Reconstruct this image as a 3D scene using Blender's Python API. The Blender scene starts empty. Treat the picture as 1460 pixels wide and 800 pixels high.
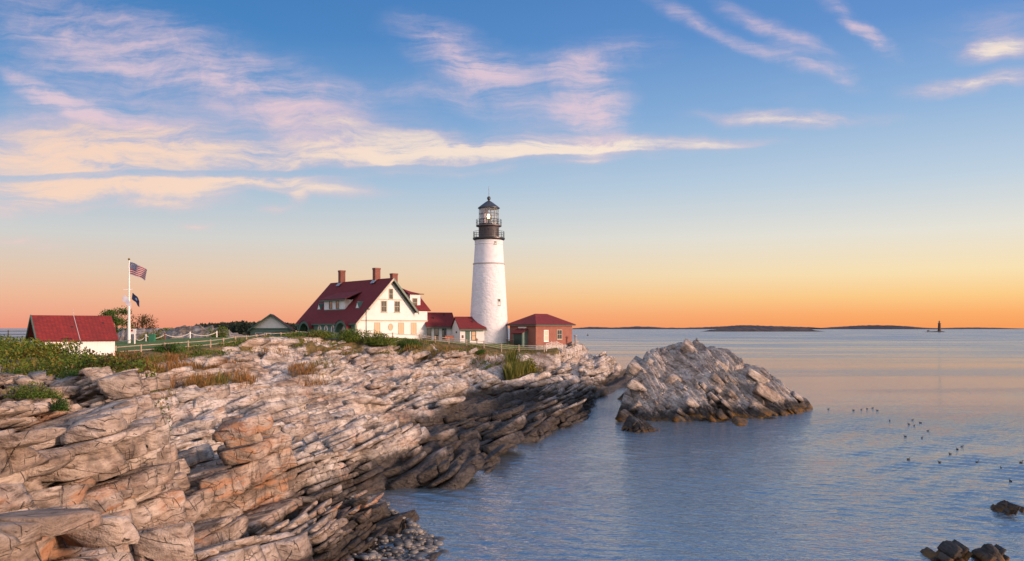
import bpy, bmesh, math, random
import numpy as np
from mathutils import Vector, Matrix

random.seed(7)
RNG = np.random.default_rng(11)
R = math.radians
S = bpy.context.scene
COL = S.collection
F, CX, HY, CAMZ = 1220.0, 730.0, 468.0, 10.0      # focal length in photo pixels, horizon row, eye height

# ------------------------------------------------------------------ camera
cam = bpy.data.cameras.new('camera')
cam.sensor_width = 36.0
cam.lens = 36.0 * F / 1460.0
cam.shift_y = (HY - 400.0) / 1460.0
cam.clip_start, cam.clip_end = 0.5, 120000.0
camo = bpy.data.objects.new('camera', cam)
camo.location = (0, 0, CAMZ)
camo.rotation_euler = (R(90), 0, 0)
COL.objects.link(camo)
S.camera = camo

# ------------------------------------------------------------------ view
S.view_settings.view_transform = 'Standard'
S.view_settings.look = 'None'
S.view_settings.exposure = 0.0
S.view_settings.gamma = 1.0
S.view_settings.use_curve_mapping = False
S.render.engine = 'CYCLES'
S.cycles.max_bounces = 5
S.cycles.diffuse_bounces = 2
S.cycles.glossy_bounces = 3
S.cycles.transparent_max_bounces = 8
S.cycles.caustics_reflective = False
S.cycles.caustics_refractive = False

SUN_AZ, SUN_EL = 112.0, 11.0      # degrees clockwise from the view direction, above the horizon
sun = bpy.data.lights.new('sun', 'SUN')
sun.energy = 5.0
sun.angle = R(11)
sun.color = (1.0, 0.67, 0.51)
suno = bpy.data.objects.new('sun', sun)
sd = Vector((math.sin(R(SUN_AZ)) * math.cos(R(SUN_EL)), math.cos(R(SUN_AZ)) * math.cos(R(SUN_EL)), math.sin(R(SUN_EL))))
suno.rotation_euler = sd.to_track_quat('Z', 'Y').to_euler()
suno.location = (200, -100, 100)
COL.objects.link(suno)


def lin(r, g, b):
    f = lambda c: (c / 255 / 12.92) if c / 255 <= 0.04045 else ((c / 255 + 0.055) / 1.055) ** 2.4
    return (f(r), f(g), f(b), 1.0)


class NT:
    """a short-hand for building node trees"""
    def __init__(s, tree):
        s.t = tree
        s.n = tree.nodes
        s.l = tree.links

    def node(s, typ, **kw):
        n = s.n.new(typ)
        for k, v in kw.items():
            setattr(n, k, v)
        return n

    def put(s, sock, v):
        if isinstance(v, bpy.types.NodeSocket):
            s.l.new(v, sock)
        elif v is not None:
            sock.default_value = v

    def math(s, op, a, b=None, c=None, clamp=False):
        n = s.node('ShaderNodeMath', operation=op, use_clamp=clamp)
        s.put(n.inputs[0], a)
        s.put(n.inputs[1], b)
        s.put(n.inputs[2], c)
        return n.outputs[0]

    def vmath(s, op, a, b=None):
        n = s.node('ShaderNodeVectorMath', operation=op)
        s.put(n.inputs[0], a)
        s.put(n.inputs[1], b)
        return n.outputs['Value'] if op in ('DOT_PRODUCT', 'LENGTH') else n.outputs[0]

    def comb(s, x, y, z):
        n = s.node('ShaderNodeCombineXYZ')
        for i, v in enumerate((x, y, z)):
            s.put(n.inputs[i], v)
        return n.outputs[0]

    def sep(s, v):
        n = s.node('ShaderNodeSeparateXYZ')
        s.put(n.inputs[0], v)
        return n.outputs

    def mapr(s, v, a, b, c=0.0, d=1.0, smooth=True):
        n = s.node('ShaderNodeMapRange', interpolation_type='SMOOTHSTEP' if smooth else 'LINEAR')
        s.put(n.inputs['Value'], v)
        for k, q in (('From Min', a), ('From Max', b), ('To Min', c), ('To Max', d)):
            s.put(n.inputs[k], q)
        return n.outputs[0]

    def noise(s, vec, scale, detail=4, rough=0.5, dist=0.0, dims='3D'):
        n = s.node('ShaderNodeTexNoise', noise_dimensions=dims)
        s.put(n.inputs['Vector'], vec)
        n.inputs['Scale'].default_value = scale
        n.inputs['Detail'].default_value = detail
        n.inputs['Roughness'].default_value = rough
        n.inputs['Distortion'].default_value = dist
        return n.outputs['Fac']

    def ramp(s, v, stops, interp='LINEAR'):
        n = s.node('ShaderNodeValToRGB')
        n.color_ramp.interpolation = interp
        e = n.color_ramp.elements
        while len(e) < len(stops):
            e.new(0.5)
        for k, (p, c) in enumerate(stops):
            e[k].position = p
            e[k].color = c if len(c) == 4 else (*c, 1.0)
        s.put(n.inputs[0], v)
        return n.outputs[0]

    def mix(s, f, a, b, blend='MIX'):
        n = s.node('ShaderNodeMix', data_type='RGBA', blend_type=blend)
        s.put(n.inputs[0], f)
        s.put(n.inputs[6], a if isinstance(a, bpy.types.NodeSocket) or len(a) == 4 else (*a, 1.0))
        s.put(n.inputs[7], b if isinstance(b, bpy.types.NodeSocket) or len(b) == 4 else (*b, 1.0))
        return n.outputs[2]


# ------------------------------------------------------------------ sky
world = bpy.data.worlds.new('World')
S.world = world
world.use_nodes = True
wt = NT(world.node_tree)
wt.n.clear()
d = wt.node('ShaderNodeTexCoord').outputs['Generated']
dx, dy, dz = wt.sep(d)[:3]
hor = wt.math('SQRT', wt.math('ADD', wt.math('MULTIPLY', dx, dx), wt.math('MULTIPLY', dy, dy)))
tanel = wt.math('DIVIDE', dz, wt.math('MAXIMUM', hor, 0.02))
el = wt.mapr(tanel, 0.0, 1.0, 0.0, 1.0, smooth=False)
V = lambda py: (HY - py) / F
right_ramp = wt.ramp(el, [(0.0, lin(250, 158, 92)), (V(450), lin(254, 174, 104)), (V(425), lin(254, 206, 136)), (V(395), lin(251, 226, 178)),
                          (V(340), lin(232, 228, 216)), (V(270), lin(192, 210, 226)), (V(170), lin(144, 180, 220)), (V(60), lin(102, 148, 208)), (V(-40), lin(84, 134, 198)), (1.0, lin(112, 146, 196))])
left_ramp = wt.ramp(el, [(0.0, lin(238, 150, 124)), (V(450), lin(240, 166, 138)), (V(425), lin(238, 184, 152)), (V(395), lin(228, 198, 174)),
                         (V(345), lin(208, 208, 206)), (V(270), lin(162, 190, 214)), (V(170), lin(108, 156, 207)), (V(60), lin(66, 130, 192)), (V(-40), lin(58, 118, 180)), (1.0, lin(104, 140, 192))])
az = wt.math('ARCTAN2', dx, dy)
front = wt.mix(wt.mapr(az, -0.62, 0.62), left_ramp, right_ramp)
# the sky behind the viewer: a broad pale dusk glow
back_ramp = wt.ramp(el, [(0.0, (1.05, 0.75, 0.65)), (0.15, (1.05, 0.86, 0.84)), (0.45, (0.86, 0.87, 1.04)), (1.0, (0.66, 0.74, 0.98))])
sky = wt.mix(wt.mapr(dy, 0.35, -0.45), front, back_ramp)
# zenith lies above all azimuths
sky = wt.mix(wt.mapr(tanel, 0.75, 2.5), sky, (0.50, 0.58, 0.82))
# the glow round the low sun, out of frame to the right
glow = wt.mapr(wt.vmath('DOT_PRODUCT', d, tuple(sd)), 0.72, 1.0)
sky = wt.mix(wt.math('MULTIPLY', glow, 0.8), sky, (1.5, 1.0, 0.55))
# ---- clouds, laid out over the sky's directions
yy = wt.math('MAXIMUM', dy, 0.05)
cu = wt.math('DIVIDE', dx, yy)
cv = wt.math('DIVIDE', dz, yy)
uv = wt.comb(cu, cv, 0.0)
wn = wt.node('ShaderNodeTexNoise', noise_dimensions='2D')
wn.inputs['Scale'].default_value = 9.0
wn.inputs['Detail'].default_value = 5.0
wn.inputs['Roughness'].default_value = 0.55
wt.put(wn.inputs['Vector'], uv)
off = wt.vmath('SUBTRACT', wn.outputs['Color'], (0.5, 0.5, 0.5))
uvw = wt.vmath('ADD', uv, wt.vmath('MULTIPLY', off, (0.06, 0.026, 0.0)))


def strokes(rows):
    acc = None
    for x1, y1, x2, y2, hw, den in rows:
        a, b = Vector(((x1 - CX) / F, (HY - y1) / F)), Vector(((x2 - CX) / F, (HY - y2) / F))
        c, dv = (a + b) / 2, b - a
        m = wt.node('ShaderNodeMapping', vector_type='TEXTURE')
        m.inputs['Location'].default_value = (c.x, c.y, 0)
        m.inputs['Rotation'].default_value = (0, 0, math.atan2(dv.y, dv.x))
        m.inputs['Scale'].default_value = (dv.length * 0.66, hw * 2.3 / F, 1.0)
        wt.put(m.inputs['Vector'], uvw)
        g = wt.node('ShaderNodeTexGradient', gradient_type='SPHERICAL')
        wt.put(g.inputs[0], m.outputs[0])
        acc = wt.math('MULTIPLY', g.outputs['Fac'], den) if acc is None else wt.math('MULTIPLY_ADD', g.outputs['Fac'], den, acc)
    return acc


H_ROWS = [(-160, 228, 430, 224, 30, 1.45), (-100, 190, 520, 205, 40, 0.7), (320, 140, 700, 222, 26, 0.9), (330, 226, 790, 214, 18, 1.5), (620, 214, 1085, 203, 10, 2.0), (700, 200, 900, 205, 16, 0.8),
          (-90, 282, 240, 268, 16, 1.1), (-90, 300, 140, 288, 12, 1.0), (110, 266, 420, 258, 9, 1.3), (330, 256, 565, 278, 9, 1.4), (160, 293, 350, 286, 7, 1.1),
          (360, 299, 432, 302, 4, 1.0), (408, 286, 442, 284, 7, 0.9), (254, 320, 306, 322, 4, 0.9), (-30, 343, 70, 343, 4, 0.8), (30, 353, 112, 352, 4, 0.6),
          (990, 165, 1275, 168, 8, 1.6), (1270, 136, 1400, 118, 9, 1.2), (1370, 122, 1500, 104, 11, 1.2), (1370, 74, 1500, 62, 10, 1.5), (1330, 60, 1500, 24, 22, 0.8)]
D_ROWS = [(-80, -10, 280, 125, 50, 0.95), (140, 40, 500, 175, 40, 0.95), (-60, 150, 220, 200, 30, 0.7), (300, 110, 560, 215, 32, 0.8), (20, 112, 160, 178, 9, 1.3), (120, 160, 330, 215, 22, 0.8), (550, 35, 740, 108, 24, 1.2), (640, 100, 760, 104, 12, 0.9), (720, 92, 960, 66, 18, 0.85),
          (470, 128, 760, 142, 16, 0.7), (910, -10, 1090, 78, 9, 1.0), (1060, 62, 1235, 126, 9, 1.1), (1020, 0, 1220, 100, 9, 1.0), (1170, -10, 1250, 62, 10, 1.0), (1220, 40, 1295, 92, 8, 1.0),
          (790, 105, 900, 205, 32, 1.3), (660, 110, 900, 215, 42, 0.6), (1080, 120, 1180, 150, 14, 0.3)]
hs, ds = strokes(H_ROWS), strokes(D_ROWS)


def streak(ang, sx, sy, seed):
    m = wt.node('ShaderNodeMapping', vector_type='POINT')
    m.inputs['Rotation'].default_value = (0, 0, ang)
    m.inputs['Scale'].default_value = (sx, sy, 1)
    m.inputs['Location'].default_value = (seed, seed * 0.7, 0)
    wt.put(m.inputs['Vector'], uvw)
    return wt.noise(m.outputs[0], 1.0, 9, 0.68, 0.3, dims='2D')


nh, nd = streak(R(-3), 7, 34, 3.1), streak(R(24), 6, 40, 9.4)
nf = streak(R(50), 26, 26, 5.0)
# crisp lower edge of the long main band
fc = wt.node('ShaderNodeFloatCurve')
edge = [(-60, 252), (60, 250), (250, 242), (370, 243), (500, 239), (560, 234), (650, 237), (740, 223), (870, 214), (1030, 211), (1100, 206)]
cvx = fc.mapping.curves[0]
for k, (px, py) in enumerate(edge):
    X, Yv = (px + 60) / 1160, (260 - py) / 100
    if k == 0:
        cvx.points[0].location = (X, Yv)
    elif k == len(edge) - 1:
        cvx.points[1].location = (X, Yv)
    else:
        cvx.points.new(X, Yv)
fc.mapping.update()
wt.put(fc.inputs['Value'], wt.mapr(cu, (-60 - CX) / F, (1100 - CX) / F, 0, 1, smooth=False))
ev = wt.math('MULTIPLY_ADD', fc.outputs[0], 100 / F, (HY - 260) / F)
above = wt.math('SUBTRACT', wt.math('MULTIPLY_ADD', wt.sep(off)[1], 0.012, cv), ev)
gap = wt.math('MULTIPLY', wt.mapr(above, -0.011, -0.006), wt.mapr(above, 0.001, -0.002))
hs = wt.math('MULTIPLY', hs, wt.math('SUBTRACT', 1.0, wt.math('MULTIPLY', gap, 0.5)))
ah = wt.mapr(wt.math('MULTIPLY', hs, wt.math('MULTIPLY_ADD', nh, 2.4, -0.40)), 0.03, 1.7)
ad = wt.mapr(wt.math('MULTIPLY', ds, wt.math('MULTIPLY_ADD', nd, 2.6, wt.math('MULTIPLY_ADD', nf, 0.8, -0.95))), 0.02, 1.5)
fwd = wt.mapr(dy, 0.15, 0.45)
ah = wt.math('MULTIPLY', ah, fwd)
ad = wt.math('MULTIPLY', ad, fwd)
sky = wt.mix(wt.math('MULTIPLY', ad, 0.78), sky, lin(240, 208, 214))
sky = wt.mix(wt.math('MULTIPLY', ah, 0.90), sky, wt.mix(wt.mapr(ah, 0.2, 0.9), lin(240, 202, 204), wt.mix(wt.mapr(cu, -0.55, 0.1), lin(255, 216, 190), lin(255, 234, 214))))
bg = wt.node('ShaderNodeBackground')
wt.put(bg.inputs['Color'], sky)
bg.inputs['Strength'].default_value = 0.97
ns = wt.node('ShaderNodeTexSky', sky_type='NISHITA')
ns.sun_disc = False
ns.sun_elevation = R(SUN_EL)
ns.sun_rotation = R(SUN_AZ)
bg2 = wt.node('ShaderNodeBackground')
wt.put(bg2.inputs['Color'], ns.outputs[0])
bg2.inputs['Strength'].default_value = 0.004
add = wt.node('ShaderNodeAddShader')
wt.l.new(bg.outputs[0], add.inputs[0])
wt.l.new(bg2.outputs[0], add.inputs[1])
wo = wt.node('ShaderNodeOutputWorld')
wt.l.new(add.outputs[0], wo.inputs[0])
world.cycles.sampling_method = 'MANUAL'
world.cycles.sample_map_resolution = 512


# ------------------------------------------------------------------ helpers
def at(px, py, Y):
    return Vector(((px - CX) / F * Y, Y, CAMZ - (py - HY) / F * Y))


def tag(o, label=None, cat=None, group=None, kind=None):
    if label: o['label'] = label
    if cat: o['category'] = cat
    if group: o['group'] = group
    if kind: o['kind'] = kind
    return o


def empty(name, loc, rz=0.0, parent=None):
    o = bpy.data.objects.new(name, None)
    o.location = loc
    o.rotation_euler = (0, 0, rz)
    o.empty_display_size = 0.3
    COL.objects.link(o)
    if parent: o.parent = parent
    return o


def link(name, me, parent=None, mats=()):
    o = bpy.data.objects.new(name, me)
    COL.objects.link(o)
    for m in mats:
        me.materials.append(m)
    if parent: o.parent = parent
    return o


def np_mesh(name, verts, quads=None, tris=None, smooth=False):
    me = bpy.data.meshes.new(name)
    me.vertices.add(len(verts))
    me.vertices.foreach_set('co', np.asarray(verts, dtype=np.float32).ravel())
    loops, starts, tot = [], [], 0
    for arr, k in ((quads, 4), (tris, 3)):
        if arr is None or len(arr) == 0: continue
        loops.append(np.asarray(arr, dtype=np.int32).ravel())
        starts.append(np.arange(len(arr), dtype=np.int32) * k + tot)
        tot += len(arr) * k
    me.loops.add(tot)
    me.loops.foreach_set('vertex_index', np.concatenate(loops))
    st = np.concatenate(starts)
    me.polygons.add(len(st))
    me.polygons.foreach_set('loop_start', st)
    if smooth:
        me.polygons.foreach_set('use_smooth', np.ones(len(st), dtype=bool))
    me.update(calc_edges=True)
    me.validate()
    return me


class MB:
    """collects shapes and links them as ONE mesh object"""
    def __init__(s):
        s.v, s.f = [], []

    def poly(s, pts, faces):
        b = len(s.v)
        s.v += [tuple(p) for p in pts]
        s.f += [tuple(b + i for i in f) for f in faces]
        return s

    def face(s, *pts):
        return s.poly(pts, [tuple(range(len(pts)))])

    def box(s, x0, x1, y0, y1, z0, z1):
        p = [(x0, y0, z0), (x1, y0, z0), (x1, y1, z0), (x0, y1, z0), (x0, y0, z1), (x1, y0, z1), (x1, y1, z1), (x0, y1, z1)]
        return s.poly(p, [(0, 3, 2, 1), (4, 5, 6, 7), (0, 1, 5, 4), (1, 2, 6, 5), (2, 3, 7, 6), (3, 0, 4, 7)])

    def prism(s, outline, axis, a, b):
        """outline in the two other axes, extruded along axis from a to b"""
        n = len(outline)
        def P(q, t):
            u, w = q
            return (t, u, w) if axis == 0 else (u, t, w) if axis == 1 else (u, w, t)
        return s.poly([P(q, a) for q in outline] + [P(q, b) for q in outline],
                      [tuple(range(n))[::-1], tuple(range(n, 2 * n))] + [(i, (i + 1) % n, n + (i + 1) % n, n + i) for i in range(n)])

    def slab(s, a, b, c, e, th):
        """a quad given thickness along its normal (downwards)"""
        a, b, c, e = map(Vector, (a, b, c, e))
        n = (b - a).cross(e - a).normalized() * th
        return s.poly([a, b, c, e, a - n, b - n, c - n, e - n], [(0, 1, 2, 3), (7, 6, 5, 4), (0, 4, 5, 1), (1, 5, 6, 2), (2, 6, 7, 3), (3, 7, 4, 0)])

    def tslab(s, a, b, c, th):
        a, b, c = map(Vector, (a, b, c))
        n = (b - a).cross(c - a).normalized() * th
        return s.poly([a, b, c, a - n, b - n, c - n], [(0, 1, 2), (5, 4, 3), (0, 3, 4, 1), (1, 4, 5, 2), (2, 5, 3, 0)])

    def tube(s, pts, r, n=8, caps=True):
        pts = [Vector(p) for p in pts]
        rs = r if isinstance(r, (list, tuple)) else [r] * len(pts)
        b = len(s.v)
        for i, p in enumerate(pts):
            t = (pts[min(i + 1, len(pts) - 1)] - pts[max(i - 1, 0)]).normalized()
            u = t.cross(Vector((0, 0, 1)) if abs(t.z) < 0.9 else Vector((1, 0, 0))).normalized()
            w = t.cross(u)
            for k in range(n):
                a = 2 * math.pi * k / n
                s.v.append(tuple(p + (u * math.cos(a) + w * math.sin(a)) * rs[i]))
        for i in range(len(pts) - 1):
            for k in range(n):
                k2 = (k + 1) % n
                s.f.append((b + i * n + k, b + i * n + k2, b + (i + 1) * n + k2, b + (i + 1) * n + k))
        if caps:
            s.f.append(tuple(b + k for k in range(n))[::-1])
            s.f.append(tuple(b + (len(pts) - 1) * n + k for k in range(n)))
        return s

    def lathe(s, prof, n=32, c=(0, 0)):
        b = len(s.v)
        for r, z in prof:
            for k in range(n):
                a = 2 * math.pi * k / n
                s.v.append((c[0] + r * math.cos(a), c[1] + r * math.sin(a), z))
        for i in range(len(prof) - 1):
            for k in range(n):
                k2 = (k + 1) % n
                s.f.append((b + i * n + k, b + i * n + k2, b + (i + 1) * n + k2, b + (i + 1) * n + k))
        s.f.append(tuple(b + k for k in range(n))[::-1])
        s.f.append(tuple(b + (len(prof) - 1) * n + k for k in range(n)))
        return s

    def build(s, name, mat, parent=None, smooth=False):
        me = bpy.data.meshes.new(name)
        me.from_pydata(s.v, [], s.f)
        bm = bmesh.new()
        bm.from_mesh(me)
        bmesh.ops.recalc_face_normals(bm, faces=bm.faces)
        bm.to_mesh(me)
        bm.free()
        if smooth:
            me.shade_smooth()
            me.set_sharp_from_angle(angle=R(35))
        return link(name, me, parent, [mat])


# ------------------------------------------------------------------ numpy noise
def h2(i, j, seed):
    n = (i.astype(np.int64) * 374761393 + j.astype(np.int64) * 668265263 + seed * 974634777) & 0x7fffffff
    n = ((n ^ (n >> 13)) * 1274126177) & 0x7fffffff
    n = ((n ^ (n >> 16)) * 2246822519) & 0x7fffffff
    return ((n ^ (n >> 15)) & 0xffffff) / float(0xffffff)


def vnoise(x, y, seed=0):
    i, j = np.floor(x), np.floor(y)
    fx, fy = x - i, y - j
    fx, fy = fx * fx * (3 - 2 * fx), fy * fy * (3 - 2 * fy)
    a, b, c, e = h2(i, j, seed), h2(i + 1, j, seed), h2(i, j + 1, seed), h2(i + 1, j + 1, seed)
    return (a + (b - a) * fx) * (1 - fy) + (c + (e - c) * fx) * fy


def fbm(x, y, seed=0, oct=4):
    t, a, n = 0, 0.5, 0
    for k in range(oct):
        t = t + a * vnoise(x * 2 ** k, y * 2 ** k, seed + 17 * k)
        n += a
        a *= 0.5
    return t / n - 0.5


def course(u, seed, jit=0.7, k2=None):
    """irregular 1-D cells: index, centre, distance to the nearest border, width"""
    j = lambda i: jit * h2(i, (k2 if k2 is not None else np.zeros_like(i)), seed)
    i = np.floor(u)
    b = i + j(i)
    i = np.where(u < b, i - 1, i)
    lo, hi = i + j(i), i + 1 + j(i + 1)
    return i, (lo + hi) / 2, np.minimum(u - lo, hi - u), hi - lo


STRIKE = R(9)
CS, SN = math.cos(STRIKE), math.sin(STRIKE)


def bend(y):
    """the beds' strike swings slowly eastward along the shore"""
    yc = np.clip(y, 0, 110)
    return 0.02 * yc + 0.0016 * yc ** 2 + np.clip(y - 110, 0, None) * 0.36


def blocks(x, y, wc, wa, seed, warp=0.22):
    """jointed rock blocks in the bedding's own directions"""
    c, a = x - bend(y), y
    wx = fbm(c / (wc * 3), a / (wa * 2), seed + 3, 2)
    wy = fbm(c / (wc * 2), a / (wa * 3), seed + 5, 2)
    c2, a2 = c + wx * wc * 2.6 * warp, a + wy * wa * 2.6 * warp
    i, cc, dc, _ = course(c2 / wc, seed)
    lc = c2 - cc * wc
    j, ac, da, _ = course((a2 + lc * 0.35) / wa + h2(i, i, seed + 1) * 7.0, seed + 2, 0.8, i)
    la = (a2 + lc * 0.35) - (ac - h2(i, i, seed + 1) * 7.0) * wa
    r0, r1, r2, r3 = h2(i, i, seed + 10), h2(i, j, seed + 11), h2(i, j, seed + 12), h2(i, j, seed + 13)
    return lc, la, x - lc, y, np.minimum(dc * wc, da * wa), r0, r1, r2, r3


def rbf(pts, eps=1.5):
    P = np.array(pts, dtype=float)
    D = np.sqrt(((P[:, None, :2] - P[None, :, :2]) ** 2).sum(-1) + eps * eps)
    n = len(P)
    A = np.zeros((n + 1, n + 1))
    A[:n, :n] = D
    A[:n, n] = A[n, :n] = 1
    w = np.linalg.solve(A + np.diag([1e-6] * n + [0]), np.append(P[:, 2], 0))
    def f(x, y):
        out = np.full(x.shape, w[n])
        for k in range(n):
            out += w[k] * np.sqrt((x - P[k, 0]) ** 2 + (y - P[k, 1]) ** 2 + eps * eps)
        return out
    return f


class Grid:
    """a height function sampled once and looked up bilinearly"""
    def __init__(s, f, x0, x1, y0, y1, st):
        s.x0, s.y0, s.st = x0, y0, st
        xs, ys = np.arange(x0, x1 + st, st), np.arange(y0, y1 + st, st)
        X, Y = np.meshgrid(xs, ys)
        s.z = f(X, Y)

    def __call__(s, x, y):
        u = np.clip((x - s.x0) / s.st, 0, s.z.shape[1] - 1.001)
        v = np.clip((y - s.y0) / s.st, 0, s.z.shape[0] - 1.001)
        i, j = u.astype(int), v.astype(int)
        fu, fv = u - i, v - j
        z = s.z
        return (z[j, i] * (1 - fu) + z[j, i + 1] * fu) * (1 - fv) + (z[j + 1, i] * (1 - fu) + z[j + 1, i + 1] * fu) * fv


def cells(x, y, wx, wy, seed):
    """fault-bounded patches of ground: id, offset from the centre, distance to the border"""
    c = (x - bend(y)) / wx + fbm(x / (wx * 1.3), y / (wy * 1.3), seed, 2) * 0.7
    a = y / wy + fbm(x / (wx * 1.3) + 7, y / (wy * 1.3), seed + 1, 2) * 0.7
    i0, j0 = np.floor(c), np.floor(a)
    best, sec = np.full(x.shape, 9.0), np.full(x.shape, 9.0)
    bi, bj, bc, ba = i0 * 0, j0 * 0, c * 0, a * 0
    for di in (-1, 0, 1):
        for dj in (-1, 0, 1):
            i, j = i0 + di, j0 + dj
            pc, pa = i + 0.15 + 0.7 * h2(i, j, seed + 2), j + 0.15 + 0.7 * h2(i, j, seed + 3)
            d2_ = np.maximum(np.abs(c - pc), np.abs(a - pa)) * 0.6 + np.sqrt((c - pc) ** 2 + (a - pa) ** 2) * 0.5
            nb = d2_ < best
            sec = np.where(nb, best, np.minimum(sec, d2_))
            bi, bj = np.where(nb, i, bi), np.where(nb, j, bj)
            bc, ba = np.where(nb, c - pc, bc), np.where(nb, a - pa, ba)
            best = np.where(nb, d2_, best)
    return bi, bj, bc * wx, ba * wy, (sec - best)


def faults(x, y, k=1.0):
    i, j, lc, la, e = cells(x, y, 4.6, 8.5, 700)
    off = (h2(i, j, 710) - 0.5) * 1.25 * k
    tx, ty = (h2(i, j, 711) - 0.5) * 0.34, (h2(i, j, 712) - 0.5) * 0.26
    return off, tx * lc + ty * la, h2(i, j, 713), e


def rough_rock(B, x, y, amp, levels, seed):
    """bedded, jointed rock: every block's top lies a little off its neighbours' and tilts with the bedding"""
    z = B(x, y)
    for k, (wc, wa, tilt, off, snap, crack) in enumerate(levels):
        lc, la, ex, ey, ed, r0, r1, r2, r3 = blocks(x, y, wc, wa, seed + 40 * k)
        w = np.clip((wc * 110 - y) / (wc * 40), 0, 1) * amp
        if snap:
            z = z + w * snap * (B(ex, ey) - B(x, y))
        z = z + w * (lc * (tilt + (r2 - 0.5) * 0.30) + la * (r3 - 0.5) * 0.10 + (r0 - 0.5) * 2 * off + (r1 - 0.5) * off * 0.9)
        z = z - w * crack * np.clip(1 - ed / (0.10 + 0.03 * wc), 0, 1) * (wc > 1.5)
    return z


# ------------------------------------------------------------------ materials
def new_mat(name):
    m = bpy.data.materials.new(name)
    m.use_nodes = True
    t = NT(m.node_tree)
    return m, t, t.n['Principled BSDF']


def flat(name, col, rough=0.6, var=0.0, scale=2.0, metal=0.0, bump=0.0):
    m, t, b = new_mat(name)
    b.inputs['Roughness'].default_value = rough
    b.inputs['Metallic'].default_value = metal
    if var or bump:
        pos = t.node('ShaderNodeNewGeometry').outputs['Position']
        n = t.noise(pos, scale, 5, 0.6)
        if var:
            lo, hi = [c * (1 - var) for c in col], [min(1, c * (1 + var)) for c in col]
            t.put(b.inputs['Base Color'], t.mix(t.mapr(n, 0.3, 0.7), lo, hi))
        else:
            b.inputs['Base Color'].default_value = (*col, 1)
        if bump:
            bp = t.node('ShaderNodeBump')
            bp.inputs['Strength'].default_value = bump
            bp.inputs['Distance'].default_value = 0.05
            t.put(bp.inputs['Height'], n)
            t.put(b.inputs['Normal'], bp.outputs[0])
    else:
        b.inputs['Base Color'].default_value = (*col, 1)
    return m


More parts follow.
